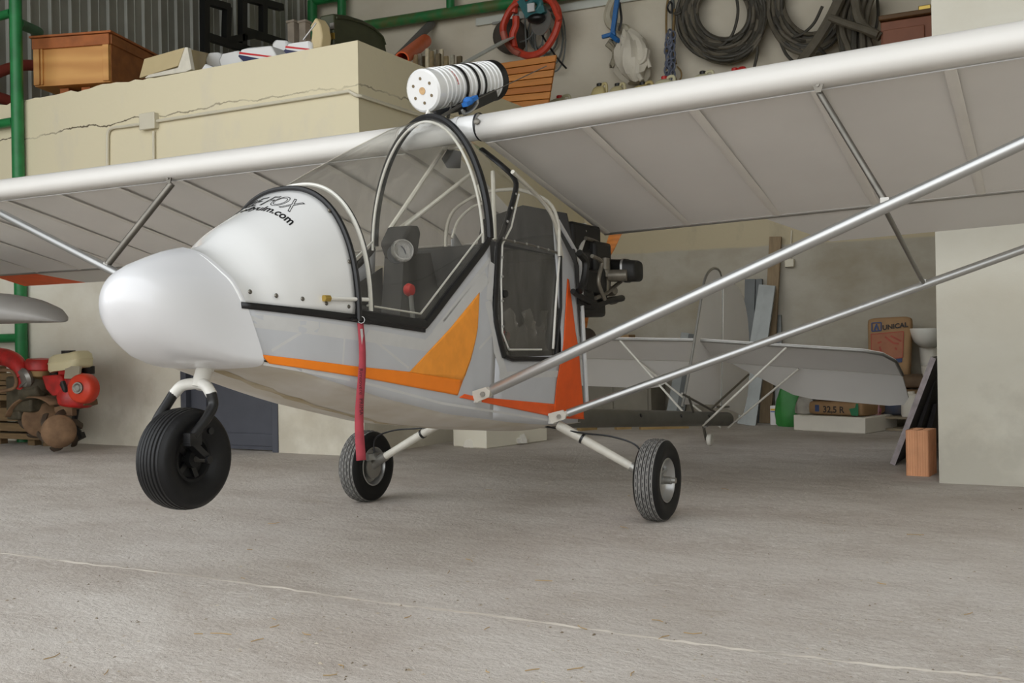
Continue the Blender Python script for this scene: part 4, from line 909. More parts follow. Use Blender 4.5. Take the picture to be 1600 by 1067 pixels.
# ---- red warning ribbon hanging from the hull pin
rb = thing('warning_ribbon', hull(563, 500, .012), 'red warning ribbon hanging down the side of the white and orange aircraft', 'ribbon')
top = hull(563, 505, .018); bot = top + Vector((0, 0, -.80)); bot = P(564, 719, X=top.x + .015)
cols = []
for i in range(22):
    t = i / 21; c = top.lerp(bot, t) + Vector((.006 * math.sin(t * 7), .004 * math.sin(t * 5), 0)); hw = lerp(.0125, .0185, t)
    ed = Vector((.35, .93, 0)) if t < .3 else Vector((.45, .89, 0)); ed = ed.normalized(); cols.append([c - ed * hw, c, c + ed * hw])
mb = MB(); mb.loft(cols, False, False); rbm = mb.build('ribbon', MT['ribbon'], rb, solid=.0015)
b = MB(); flat_text(b, 'Rimuovere  PRIMA', .021, top.lerp(bot, .33) + Vector((.0060, -.0035, 0)) + Vector((.45, .89, 0)) * -.008, bot - top, Vector((.45, .89, 0))); b.build('handwriting', MT['ink'], rb, smooth=False, fix=False)
b = MB(); b.lathe([(.011, -.0015), (.013, -.0015), (.013, .0015), (.011, .0015)], top + Vector((.004, 0, .012)), (.6, -.8, 0), 18, True); b.build('split_ring', MT['alu'], rb)
b = MB(); q = hull(563, 500, .01); b.tube(q + Vector((.0, -.05, .002)), q, .005, 8); b.tube(q, q + Vector((0, .055, -.006)), .012, 10, r2=.010); b.build('safety_pin', MT['black'], rb)
b = MB(); b.prism([top + Vector((.006, -.01, -.02)), top + Vector((.006, .004, -.02)), top + Vector((.006, .010, -.075)), top + Vector((.006, -.002, -.075))], (.002, -.002, 0)); b.build('tag_thread', MT['hull_white'], rb)
# ================================================================== things on the mezzanine and on the upper back wall
WOOD = plywood_mat('crate_plywood', (214, 160, 92), (192, 134, 70), 1.5, (.55, .55, 1.5)); WOODD = mat('dark_crate_wood', (156, 96, 48), .7, 0, .3, 10); RIMW = mat('red_brown_batten', (170, 98, 48), .7, 0, .3, 9)
# crate: local frame, x along the front, y back
def frame3(o, ex): ex = Vector(ex).normalized(); ey = Vector((-ex.y, ex.x, 0)); return lambda x, y, z: Vector(o) + ex * x + ey * y + Vector((0, 0, z))
a = P(55, 142, Y=6.62); b = P(172, 125, Y=6.86); a.z = b.z = (a.z + b.z) / 2
Wc = (b - a).length; fr = frame3(a, b - a); ang = math.atan2((b - a).y, (b - a).x); zt = P(50, 62, Y=6.62).z - a.z; Dc = .95
t = thing('wooden_crate', (fr(Wc / 2, Dc / 2, 0).x, fr(Wc / 2, Dc / 2, 0).y, ZT), 'large plywood crate with a framed lid on the ledge beside the green post', 'crate')
def cb(x, y, z, sx, sy, sz): return MB().box(fr(x, y, z), (sx, sy, sz), rz=ang)
cb(Wc / 2, Dc / 2, zt / 2, Wc, Dc, zt - .02).build('crate_body', WOOD, t)
cb(Wc / 2, Dc / 2, zt + .012, Wc + .07, Dc + .07, .02).build('lid', RIMW, t, bevel=.003)
for x, sx in ((.03, .06), (Wc - .03, .06), (.085, .02)): cb(x, -.012, zt / 2 - .01, sx, .022, zt - .06).build('corner_batten', WOOD, t, bevel=.003)
cb(Wc / 2, -.014, zt - .055, Wc + .02, .026, .10).build('top_batten', RIMW, t, bevel=.003); cb(Wc + .012, Dc / 2, zt - .05, .024, Dc, .09).build('top_batten', WOODD, t, bevel=.003)
cb(Wc + .003, Dc / 2, zt / 2 - .03, .008, Dc - .04, zt - .1).build('side_panel', WOODD, t)
hs_ = a.z - ZT
for x in (.25, Wc - .3): cb(x, Dc / 2 + .03, -hs_ / 2, .09, Dc - .1, hs_).build('skid', RIMW, t)
cb(Wc / 2, .06, -hs_ + .03, Wc * .85, .05, .06).build('skid', RIMW, t)
# red hose lying by the corrugated wall
mb = MB(); q = lambda x, y: P(x, y, X=XL + .25); mb.path(catmull([q(-30, 128), q(0, 112), q(30, 103), q(58, 103), q(80, 112)], 5), .055, 10); mb.path(catmull([q(-25, 150), q(0, 153), q(20, 160), q(36, 166)], 5), .055, 10)
tag(mb.build('red_hose', mat('faded_red_hose', (128, 52, 40), .7)), 'dull red hose looped against the corrugated wall behind the green post', 'hose')
# pale flat-sided fairing, standing on the rim
BG = mat('beige_fibreglass', (196, 178, 136), .5, 0, .08, 6); WH = mat('white_flange', (220, 214, 198), .5, 0, .1, 20)
t = thing('beige_fairing', P(270, 112, Y=6.75), 'beige fibreglass fairing with white ragged flange beside the wooden crate', 'fairing')
k = lambda x, y, Y=6.62: P(x, y, Y=Y)
mb = MB(); mb.prism([k(217, 122), k(225, 92), k(288, 74), k(278, 103)], (0, .03, 0)); mb.build('face_panel', BG, t, bevel=.006)
mb = MB(); mb.prism([k(289, 74), k(293, 74), k(299, 108), k(290, 112), k(226, 122), k(232, 117), k(278, 106)], (.0, .04, 0)); mb.build('flange', WH, t)
mb = MB(); mb.prism([k(293, 76, 6.66), k(300, 109, 6.66), k(322, 108, 7.3), k(325, 83, 7.3)], (0, .03, .0)); mb.build('side_panel', BG, t)
# white spats with red and blue stripes
SW = MT['white_gloss']; SR = mat('stripe_red', (196, 30, 34), .35); SB = mat('stripe_navy', (30, 34, 74), .35)
def fairing(Y, outline, low, label, red=None, navy=None):
    """blunt fairing lying along the rim: outline of the near face (photo px), sunk to the ledge behind the rim"""
    f = [P(x, y, Y=Y) for x, y in outline]; g = [P(x, y, Y=Y) for x, y in low]
    for q in g: q.z = ZT
    c = sum(f, Vector()) / len(f); t = thing('white_fairing', Vector((c.x, Y + .12, ZT)), label, 'fairing', 'white fairings along the ledge')
    m_ = MB(); m_.prism(f + g, (0, .26, 0)); m_.build('shell', SW, t, bevel=.022)
    for p_, mm, nm in ((red, SR, 'red_stripe'), (navy, SB, 'blue_stripe')):
        if p_: s_ = MB(); s_.prism([P(x, y, Y=Y - .003) for x, y in p_], (0, .02, 0)); s_.build(nm, mm, t)
fairing(6.53, [(312, 111), (320, 99), (331, 104), (339, 108)], [(338, 118), (312, 124)], 'small plain white fairing lying lowest, at the foot of the beige fairing')
fairing(7.22, [(319, 92), (325, 82), (342, 81), (349, 102)], [(349, 115), (336, 118)], 'plain white blunt-nosed fairing next to the beige fairing, first of the row')
fairing(6.94, [(340, 95), (345, 84), (374, 78), (381, 97)], [(381, 108), (352, 114)], 'plain white blunt-nosed fairing just left of the first striped one')
fairing(6.53, [(371.6, 88.5), (376, 78), (389, 74), (423, 71), (432, 88)], [(432, 99), (382, 107)], 'white fairing with red and navy stripes, the largest of the row', [(374, 81), (428, 88), (426, 90), (373.4, 84.2)], [(372, 87.6), (374.2, 85.6), (408, 92), (392, 99), (382, 98)])
fairing(6.94, [(423.5, 68), (429, 61.6), (449, 63), (449, 80)], [(449, 94), (434, 97)], 'white fairing with red and navy stripes, half hidden between the other two striped ones', [(426.3, 75.5), (443, 82.5), (442, 85), (427, 78.5)], [(431, 85), (433, 82), (442, 86), (438, 88)])
fairing(6.53, [(443, 76), (447.5, 68), (485, 63), (486, 77)], [(486, 90), (449, 97)], 'white fairing with red and navy stripes touching the beige pointed cowling piece', [(446.4, 71.6), (483, 76), (483, 78.4), (445.6, 74.6)], [(443, 79.6), (445.4, 77), (467, 80.4), (456, 84), (448, 85)])
# beige pointed piece
t = P(492, 74, Y=6.6); mb = MB(); kk = lambda x, y: P(x, y, Y=6.56); mb.prism([kk(484, 77), kk(487, 50), kk(484, 41), kk(493, 27), kk(500, 38), kk(503, 56), kk(501, 75)], (.02, .10, 0)); o = mb.build('pointed_cowling', BG, bevel=.012); tag(o, 'beige pointed cowling piece leaning on the olive green trunk', 'cowling')
mb = MB(); mb.tube(kk(474, 62), kk(494, 36), .008, 8); mb.build('stay_rod', MT['alu'], o)
# olive trunk with a rounded lid
OL = mat('olive_drab_paint', (62, 66, 44), .5, .1, .25, 8)
Yt = 6.72; A0, A1 = P(500, 66, Y=Yt), P(521, 62, Y=Yt); A0.z = A1.z = ZT
t = thing('olive_trunk', Vector((A1.x, Yt + .5, ZT)), 'olive green metal trunk with rounded lid at the corner of the ledge', 'trunk')
xs0, xs1 = A0.x, A1.x + .05; sidep = []
for x, y, Yq in ((521, 21, Yt),): pass
xs1 = P(521, 21, Y=Yt).x; zT = P(521, 21, Y=Yt).z - ZT
outl = [(0, 0)] + [((q.y - Yt), (q.z - ZT)) for q in (P(x, y, X=xs1) for x, y in ((521, 21), (545, 24), (567, 31), (585, 41), (597, 53), (601.5, 66)))]
outl += [(outl[-1][0] + .05, outl[-1][1] * .55), (outl[-1][0] + .05, 0)]
mb = MB(); mb.prism([Vector((xs1, Yt + a, ZT + z)) for a, z in outl], (xs0 - xs1 - .0, 0, 0)); mb.build('trunk_shell', OL, t, bevel=.03)
mb = MB(); mb.path([Vector((xs1 + .004, Yt + a * .96 + .03, ZT + z * .93)) for a, z in outl[1:7]], .010, 6); mb.build('trunk_seam', OL, t)
for z in (.25, .5, .72): mb = MB(); mb.box((xs1 - .01, Yt - .006, ZT + zT * z), (.04, .012, .05)); mb.build('trunk_latch', MT['brass'] if z == .5 else MT['steel'], t)
# two pale posts behind
PM = mat('pale_grey_timber', (170, 158, 142), .8, 0, .2, 12)
for i, (px, lab) in enumerate(((458, 'pale square post standing behind the fairings, the left of two'), (476, 'pale square post standing behind the fairings, the right of two beside the pointed cowling'))):
    mb = MB(); q = P(px, 35, Y=9.6); mb.box((q.x, q.y, (ZT + q.z) / 2), (.095, .095, q.z - ZT)); mb.box((q.x, q.y, q.z), (.12, .12, .03)); tag(mb.build('timber_post', PM, bevel=.006), lab, 'post', 'posts behind the fairings')
# black welded frame by the corrugated wall
BK = mat('black_steel_section', (28, 29, 28), .5, .3, .2, 10); t = thing('welded_rack', P(400, 90, X=XL + .5), 'black welded steel rack standing against the corrugated wall', 'rack'); kx = lambda x, y, d=.35: P(x, y, X=XL + d)
for nm, a_, b_ in (('upright', (320, -20), (320, 90)), ('upright', (379, -25), (379, 96)), ('upright', (411, -30), (411, 60)), ('upright', (355, 11), (353, 62)), ('rail', (320, 56), (410, 86)), ('rail', (320, 1), (357, 12)), ('rail', (352, 64), (402, 54)), ('rail', (380, 48), (470, 76)), ('rail', (380, -4), (440, 12))):
    mb = MB(); mb.bar(kx(*a_), kx(*b_), .085, .085, up=(1, 0, 0)); mb.build(nm, BK, t)
# tubes, pegs, bars leaning behind the mezzanine edge
def lean(name, p0, p1, Y0, Y1, r, m, label, cat, hollow=False):
    a_, b_ = P(*p0, Y=Y0), P(*p1, Y=Y1); mb = MB(); mb.tube(a_, b_, r, 16)
    if hollow:
        d_ = (b_ - a_).normalized(); mb = MB(); mb.lathe([(r * .8, 0), (r, 0), (r, (b_ - a_).length), (r * .82, (b_ - a_).length), (r * .8, 0)], a_, d_, 20)
    return tag(mb.build(name, m), label, cat)
lean('grey_pipe', (618, 94), (675, 36), 11.0, 11.72, .055, mat('grey_pvc', (104, 102, 98), .5), 'grey plastic pipe leaning on the back wall behind the orange pipe', 'pipe')
lean('orange_pipe', (628, 92), (664, 64), 10.2, 11.45, .085, mat('orange_pvc', (236, 104, 48), .45, 0, .1), 'thick orange plastic pipe leaning behind the mezzanine edge', 'pipe', True)
rng = random.Random(2); PEG = [mat('peg_wood_%s' % n, c, .8, 0, .3, 16) for n, c in (('tan', (196, 176, 136)), ('grey', (172, 166, 146)), ('dark', (120, 106, 80)), ('pale', (210, 198, 168)))]
stick_spots = [(649, 86), (656, 84), (662, 88), (668, 76), (674, 80), (680, 78), (685, 84), (690, 77), (697, 88), (707, 86), (718, 88)]
for i, (px, py) in enumerate(stick_spots):
    q = P(px, py, Y=10.5 + .12 * (i % 3)); mb = MB(); w_ = (.055, .05, .06, .045)[i % 4]; mb.bar(Vector((q.x - .03 + .02 * (i % 3), q.y, ZT)), q, w_, w_ * .7, up=(0, 1, 0)); tag(mb.build('wooden_stake', PEG[i % 4], bevel=.004), 'wooden stake behind the mezzanine edge, %s from the left in the bundle' % ('first', 'second', 'third', 'fourth', 'fifth', 'sixth', 'seventh', 'eighth', 'ninth', 'tenth', 'last')[i], 'stake', 'bundle of wooden stakes')
mb = MB(); mb.bar(P(716, 104, Y=10.0), P(796, 60, Y=11.35), .15, .02, up=(0, 1, 0)); tag(mb.build('white_board', mat('white_board_paint', (206, 208, 200), .5), bevel=.004), 'long white board leaning diagonally under the red hose', 'board')
RL = mat('white_rail_paint', (204, 206, 196), .5, 0, .06)
for (p0, p1, hh, lab) in (((744, 35), (1215, -42), .10, 'long pale rail fixed along the back wall behind the red hose'),):
    mb = MB(); mb.bar(P(*p0, Y=YU - .03), P(*p1, Y=YU - .03), .03, hh); r_ = mb.build('wall_rail', RL, bevel=.003); tag(r_, lab, 'rail')
    mb = MB(); mb.bar(P(770, 37, Y=YU - .05), P(812, 29, Y=YU - .05), .03, .03); mb.build('rail_bracket', MT['alu_dull'], r_)
# red hose coil with black drum, saw and wires
t = thing('red_hose_coil', P(830, 60, Y=YU - .2), 'bright red hose coil hanging on the back wall round the teal saw', 'hose')
RH = mat('red_rubber_hose', (202, 68, 44), .5, 0, .2, 14); RHP = mat('faded_pink_hose', (190, 112, 96), .6, 0, .2, 14)
def coil(pts, r, m, name, par, Y=YU - .2, n=6, nn=8):
    mb = MB(); mb.path(catmull([P(x, y, Y=Y + (0 if len(q) < 1 else q[0])) for x, y, *q in pts], n), r, nn); return mb.build(name, m, par)
coil([(803, 20), (806, 5), (822, -8), (846, -4), (866, 6), (873, 28), (866, 55), (850, 78), (828, 87), (808, 80), (792, 64), (786, 46), (791, 28), (804, 8)], .045, RH, 'hose_loop', t, YU - .42)
coil([(788, 62), (786, 40), (796, 16), (810, 4), (838, -6), (860, 2), (870, 22), (875, 32)], .035, RH, 'hose_loop', t, YU - .46)
coil([(786, 50), (790, 64), (800, 78), (812, 85)], .035, RHP, 'hose_loop', t, YU - .47)
coil([(806, 26), (806, 40), (801, 56), (804, 74)], .045, RH, 'hose_end', t, YU - .44)
mb = MB(); mb.tube(P(807, 17, Y=YU - .3), P(806, 26, Y=YU - .3), .035, 10); mb.build('hose_nozzle', MT['hull_white'], t)
mb = MB(); q0 = P(800, 58, Y=YU - .05); mb.lathe([(0, 0), (.20, 0), (.22, .03), (.21, .16), (.18, .18), (0, .18)], q0, (.25, -1, -.2), 28); tag(mb.build('black_drum', mat('sooty_drum', (70, 62, 52), .7, 0, .3, 10)), 'sooty dark round drum hanging behind the red hose coil', 'drum')
TE_ = mat('teal_tool_paint', (40, 104, 106), .45, 0, .2, 16); t = thing('teal_saw', P(836, 16, Y=YU - .35), 'teal power saw hanging inside the red hose coil', 'saw')
ks = lambda x, y, d=.56: P(x, y, Y=YU - d)
mb = MB(); mb.bar(ks(814, 0), ks(828, 26), .06, .09); mb.bar(ks(826, 26), ks(852, 14), .07, .09); mb.path(catmull([ks(824, 8), ks(834, 0), ks(844, 4), ks(842, 14), ks(834, 20)], 5), .04, 8); mb.build('saw_body', TE_, t, bevel=.012)
mb = MB(); mb.box(ks(830, 12, .63), (.09, .03, .10)); mb.build('saw_label', MT['hull_white'], t); mb = MB(); mb.ball(ks(838, 29), (.12, .08, .06)); mb.build('saw_motor', MT['black'], t)
mb = MB(); mb.lathe([(0, -.01), (.16, -.01), (.16, .01), (0, .01)], ks(846, 34, .5), (.3, 1, 0), 24); mb.build('saw_blade', MT['alu_dull'], t)
WM = mat('grey_wire', (108, 112, 108), .6, .1, .2); t = thing('wire_coil', P(850, 60, Y=YU - .1), 'tangle of grey wire loops hanging inside and right of the red hose', 'wire')
for i, (cx, cy, rx, ry) in enumerate(((846, 58, 16, 24), (852, 52, 20, 32), (838, 50, 12, 26), (858, 60, 22, 44), (866, 62, 18, 50))):
    coil([(cx + rx * math.cos(a_ / 10 * 6.283), cy + ry * math.sin(a_ / 10 * 6.283)) for a_ in range(11)], .010 + .004 * (i % 2), WM, 'wire_loop', t, YU - .03 - .03 * i)
coil([(836, 36), (850, 60), (870, 90), (885, 107)], .012, MT['black'], 'wire_end', t, YU - .3); coil([(820, 22), (821, 50), (823, 82)], .012, WM, 'wire_end', t, YU - .25); coil([(812, 66), (826, 60), (838, 44)], .010, WM, 'wire_end', t, YU - .25)
# orange plank hatch
t = thing('plank_hatch', Vector((P(820, 150, Y=9.2).x, 9.0, ZT)), 'orange varnished plank panel standing on the ledge under the red hose', 'panel')
PO = [mat('orange_plank_%s' % n, c, .5, 0, .15, 7, stretch=(.4, 1, 4)) for n, c in (('a', (196, 124, 48)), ('b', (186, 112, 40)), ('c', (204, 132, 56)))]
ya, yb, n = (100.0, 86.0), (170.0, 166.0), 7        # left / right edges in the photo at plane Y
YP = 10.1
def hp(f, v): return P(lerp(769, lerp(869, 856, v), f), lerp(lerp(100, 172, v), lerp(85, 166, v), f), Y=YP)
for i in range(n + 3):
    v0, v1 = i / n + .006, (i + 1) / n - .008; x0 = 0.0
    q = [hp(x0, v0), hp(1, v0), hp(1, v1), hp(x0, v1)]; mb = MB(); mb.prism(q, (0, .03, 0)); mb.build('plank', PO[i % 3], t, bevel=.004)
mb = MB(); mb.prism([hp(0.0, 0.01), hp(.985, 0.01), hp(.985, 1.40), hp(0, 1.40)], (0, .01, 0)); bk = mb.build('backing', mat('hatch_gap', (110, 66, 26), .8), t); bk.location.y += .03
# jerrycans along the ledge
JM = [mat('jerrycan_plastic_%s' % n, c, .4, 0, .08, 6) for n, c in (('a', (202, 186, 134)), ('b', (196, 184, 142)), ('c', (190, 170, 112)), ('d', (206, 200, 166)))]
CAPB = mat('black_cap', (28, 26, 22), .5); CAPR = mat('red_cap', (198, 34, 28), .45)
def jerry(px, py, Y, capm, bm_, label, wd=.26, hh=None, rz=0.0, cap_dx=0.0):
    q = P(px, py, Y=Y); h = max(.18, q.z - ZT - .03) if hh is None else hh; o = Vector((q.x - cap_dx, Y, ZT)); t = thing('jerrycan', o, label, 'jerrycan', 'jerrycans along the ledge')
    rings = []
    for z, g_ in ((0, .9), (.02, 1), (h * .72, 1), (h * .86, .92), (h * .96, .66), (h, .35)):
        rings.append([o + Matrix.Rotation(rz, 3, 'Z') @ Vector((wd / 2 * g_ * math.copysign(abs(math.cos(a_)) ** .5, math.cos(a_)), .09 * g_ * math.copysign(abs(math.sin(a_)) ** .5, math.sin(a_)), z)) for a_ in [2 * math.pi * k_ / 20 for k_ in range(20)]])
    mb = MB(); mb.loft(rings, True, True); mb.build('can_body', bm_, t, sharp=60)
    mb = MB(); mb.path(catmull([o + Vector((wd * .42, 0, h * .80)), o + Vector((wd * .42, 0, h + .01)), o + Vector((wd * .2, 0, h + .02)), o + Vector((.02, 0, h * .95))], 4), .018, 8); mb.build('can_handle', bm_, t)
    mb = MB(); c0_ = o + Vector((cap_dx, 0, h - .015)); mb.lathe([(.032, 0), (.034, .01), (.034, .045), (.028, .05), (0, .05)], c0_, (0, 0, 1), 14); mb.build('screw_cap', capm, t)
jerry(874, 150, 10.75, CAPR, JM[3], 'pale jerrycan with a red cap below the plank panel, leftmost on the ledge', .30)
jerry(937, 131, 10.8, CAPB, JM[0], 'yellowish jerrycan with a black cap left of the white sack, the left of two', .19)
jerry(965, 131, 10.8, CAPB, JM[1], 'yellowish jerrycan with a black cap left of the white sack, the right of two', .19)
jerry(1004, 129, 10.8, CAPB, JM[2], 'amber jerrycan with a black cap under the white sack')
jerry(1038, 120, 10.8, CAPR, JM[3], 'pale jerrycan with a red cap below the hanging ropes')
jerry(1098, 112, 10.8, CAPB, JM[3], 'jerrycan with a tall black cap below the left cable coil')
jerry(1148, 107, 10.8, CAPR, mat('red_can', (190, 32, 26), .4), 'red fuel can between the two cable coils')
# white sack hanging, blue clamp, grey rag
t = thing('white_sack', P(985, 90, Y=YU - .15), 'crumpled white plastic sack hanging on the back wall', 'sack'); SK = mat('white_sack_plastic', (216, 208, 190), .55, 0, .12, 5, bump=.6, bscale=9)
def sack(stations, Y, m, name, par, dep=.16, seed=1, fold=.16):
    rg = random.Random(seed); ph = [rg.random() * 6.28 for _ in range(5)]; rings = []
    for i, (cx, cy, hw) in enumerate(stations):
        c = P(cx, cy, Y=Y); e = P(cx + hw, cy, Y=Y); r = abs(e.x - c.x); ring = []
        for k_ in range(28):
            a_ = 2 * math.pi * k_ / 28; f = 1 + fold * math.sin(5 * a_ + ph[0] + i * .6) * .6 + fold * math.sin(9 * a_ + ph[1] - i * .9) * .5
            ring.append(c + Vector((r * f * math.cos(a_), min(dep, r) * f * math.sin(a_), .02 * math.sin(3 * a_ + ph[2]))))
        rings.append(ring)
    mb = MB(); mb.loft(rings, True, True); return mb.build(name, m, par, sharp=30)
sack([(980, 48, 6), (984, 56, 12), (988, 66, 18), (988, 78, 24), (988, 92, 26), (989, 106, 26), (991, 118, 20), (994, 128, 12)], YU - .24, SK, 'sack_body', t, .15, 3, .2)
coil([(958, 0), (952, 14), (950, 28), (956, 40), (970, 44), (978, 46), (984, 58)], .055, mat('sack_neck', (190, 182, 160), .6, 0, .15, 8), 'sack_neck', t, YU - .14)
coil([(984, 78), (988, 90), (998, 98), (1007, 92), (1010, 76)], .03, SK, 'sack_fold', t, YU - .34); coil([(972, 60), (978, 84), (990, 104), (1003, 126)], .03, SK, 'sack_fold', t, YU - .34); coil([(1014, 78), (1012, 92), (1016, 106)], .025, SK, 'sack_fold', t, YU - .3)
BL = mat('blue_tool_paint', (36, 104, 168), .45, 0, .15, 12); t = thing('blue_bar_clamp', P(962, 40, Y=YU - .3), 'blue bar clamp hanging left of the white sack', 'clamp')
mb = MB(); mb.bar(P(966, -12, Y=YU - .3), P(957, 56, Y=YU - .3), .055, .04, up=(0, 1, 0)); mb.build('clamp_bar', BL, t, bevel=.004); mb = MB(); mb.bar(P(941, 58, Y=YU - .32), P(962, 52, Y=YU - .32), .045, .045); mb.bar(P(956, 55, Y=YU - .32), P(966, 64, Y=YU - .36), .06, .05); mb.build('clamp_jaw', BL, t, bevel=.006)
mb = MB(); mb.path(catmull([P(968, 4, Y=YU - .25), P(971, 30, Y=YU - .25), P(967, 48, Y=YU - .25)], 5), .014, 6); mb.build('clamp_cord', MT['black'], t)
o = sack([(955, 63, 4), (957, 70, 9), (963, 78, 6), (961, 88, 4), (958, 98, 5), (956, 104, 3)], YU - .25, mat('grey_rag_cloth', (156, 148, 128), .9, 0, .25, 10), 'grey_rag', None, .08, 8, .25); tag(o, 'small grey rag hanging below the blue bar clamp', 'rag')
# ropes and chain bundle
t = thing('rope_bundle', P(1050, 60, Y=YU - .15), 'bundle of cord and blue chain hanging left of the cable coil', 'rope')
RC = mat('tan_cord', (136, 112, 70), .8, 0, .25, 20); BC = mat('blue_grey_chain', (112, 118, 134), .5, .3, .35, 20)
coil([(1046, -12), (1042, 10), (1041, 40), (1042, 70), (1041, 98), (1040, 110)], .014, RC, 'cord', t, YU - .12); coil([(1050, -12), (1052, 20), (1052, 60), (1051, 98)], .022, WM, 'cord', t, YU - .12)
coil([(1047, 2), (1043, 12), (1048, 20), (1050, 8), (1047, 2)], .012, MT['black'], 'cord', t, YU - .2); coil([(1054, 14), (1052, 50), (1053, 84), (1056, 100)], .016, RC, 'cord', t, YU - .16); coil([(1058, 104), (1064, 112), (1064, 122), (1058, 126), (1054, 118)], .010, RC, 'cord', t, YU - .16)
for i in range(24):
    f = i / 23; cx = 1047 + 5 * math.sin(i * 1.9); cy = 52 + 70 * f; q = P(cx, cy, Y=YU - .2 - .04 * (i % 2)); mb = MB(); n_ = 10
    ax_ = Vector((1, 0, 0)) if i % 2 else Vector((.5, .85, 0)); mb.path([q + ax_ * .028 * math.cos(6.283 * k_ / n_) + Vector((0, 0, .048 * math.sin(6.283 * k_ / n_))) for k_ in range(n_)], .011, 6, closed=True); mb.build('chain_link', BC, t)
# cable coils
CB = mat('black_cable', (72, 68, 58), .6, 0, .3, 8); CB2 = mat('dusty_cable', (102, 95, 80), .65, 0, .3, 8)
def cable_coil(name, cx, cy, rx, ry, rin, nloops, label, seed, extra=(), Y=YU - .12, r=.022):
    rg = random.Random(seed); t = thing(name, P(cx, cy, Y=Y), label, 'cable', 'cable coils on the back wall')
    for i in range(nloops):
        f = i / max(1, nloops - 1); R1 = lerp(rin, 1, f ** .7); ph = rg.random() * 6.28; dx, dy = rg.uniform(-2, 2), rg.uniform(-2, 2) + (1 - R1) * ry * .18 * -1
        pts = []
        for k_ in range(18):
            a_ = 2 * math.pi * k_ / 18; w_ = 1 + .035 * math.sin(2 * a_ + ph); q = P(cx + dx + rx * R1 * w_ * math.cos(a_), cy + dy + ry * R1 * w_ * math.sin(a_), Y=Y - .09 * math.sin(math.pi * rg.random()) - .04 * rg.random()); pts.append(q)
        mb = MB(); mb.path(catmull(pts, 3, True), r * rg.uniform(.8, 1.15), 7, closed=True); mb.build('cable_loop', CB if i % 3 else CB2, t)
    for pts_ in extra: coil(pts_, r * .8, CB, 'cable_end', t, Y - .12)
    return t
cable_coil('cable_coil', 1128, 24, 68, 72, .58, 26, 'round coil of black cable, the left of those hanging on the back wall', 1, [[(1150, -10), (1153, 20), (1146, 50), (1134, 66), (1125, 72)], [(1064, 18), (1058, 22), (1054, 20)], [(1183, 62), (1183, 84), (1178, 108)]])
cable_coil('cable_coil', 1262, 10, 62, 74, .66, 16, 'looser coil of black cable in the middle, left of the thick hose bundle', 2, [[(1218, 62), (1228, 84), (1240, 97)], [(1285, 10), (1272, 36), (1255, 52), (1240, 58)], [(1276, 70), (1288, 84), (1292, 88)]])
t = thing('hose_bundle', P(1330, 40, Y=YU - .2), 'thick bundle of hanging black hoses beside the brown cabinet', 'hose')
for i in range(11):
    rg = random.Random(20 + i); x0 = 1310 + i * 4.6; coil([(x0 + rg.uniform(-3, 3) + 10, -14), (x0 + rg.uniform(-2, 2), 20), (x0 + rg.uniform(-3, 3), 50), (x0 + 4 + rg.uniform(-3, 3), 78), (x0 + 8 + rg.uniform(-4, 4), 96)], .034, CB if i % 2 else CB2, 'hose', t, YU - .36 - .05 * (i % 3))
coil([(1318, -14), (1300, 24), (1278, 62), (1250, 100)], .06, CB2, 'hose', t, YU - .58); coil([(1335, -10), (1340, 24), (1352, 44), (1376, 58)], .05, CB2, 'hose', t, YU - .56); coil([(1296, 27), (1320, 36), (1350, 46), (1372, 54)], .04, CB2, 'hose', t, YU - .62); coil([(1370, -10), (1372, 24), (1366, 52), (1356, 66)], .016, CB, 'hose', t, YU - .2)
# brown cabinet on the ledge beside the pillar
BRN = mat('brown_cabinet_paint', (142, 86, 58), .55, 0, .15, 8); Yc = 11.2; q0, q1 = P(1375, 34, Y=Yc), P(1462, 16, Y=Yc); Wk = XP - .02 - q0.x; hk = q0.z - ZT
t = thing('brown_cabinet', Vector((q0.x + Wk / 2, Yc + .2, ZT)), 'brown two-door cabinet on the ledge at the pillar', 'cabinet')
mb = MB(); mb.box((q0.x + Wk / 2, Yc + .22, ZT + hk / 2), (Wk, .38, hk)); mb.build('cabinet_body', BRN, t, bevel=.008)
for i in range(2):
    d_ = MB(); d_.box((q0.x + Wk * (.22 + .53 * i), Yc + .02, ZT + hk * .46), (Wk * (.40 if i == 0 else .50), .025, hk * .88)); dd = d_.build('cabinet_door', BRN, t, bevel=.006)
    if i: h_ = MB(); h_.bar(Vector((q0.x + Wk * .56, Yc, ZT + hk * .80)), Vector((q0.x + Wk * .56, Yc, ZT + hk * .62)), .015, .02); h_.build('door_handle', mat('cabinet_handle', (84, 44, 28), .5), dd)
mb = MB(); mb.box((q0.x + Wk / 2, Yc + .2, ZT + hk + .03), (Wk + .02, .46, .05)); mb.build('cabinet_top', mat('cabinet_top_dark', (104, 74, 40), .6), t, bevel=.01)
mb = MB(); mb.box((q0.x + Wk * .42, Yc + .1, ZT + hk + .085), (.12, .1, .06)); tag(mb.build('brass_box', MT['brass'], bevel=.008), 'small brass coloured box on top of the brown cabinet', 'box')
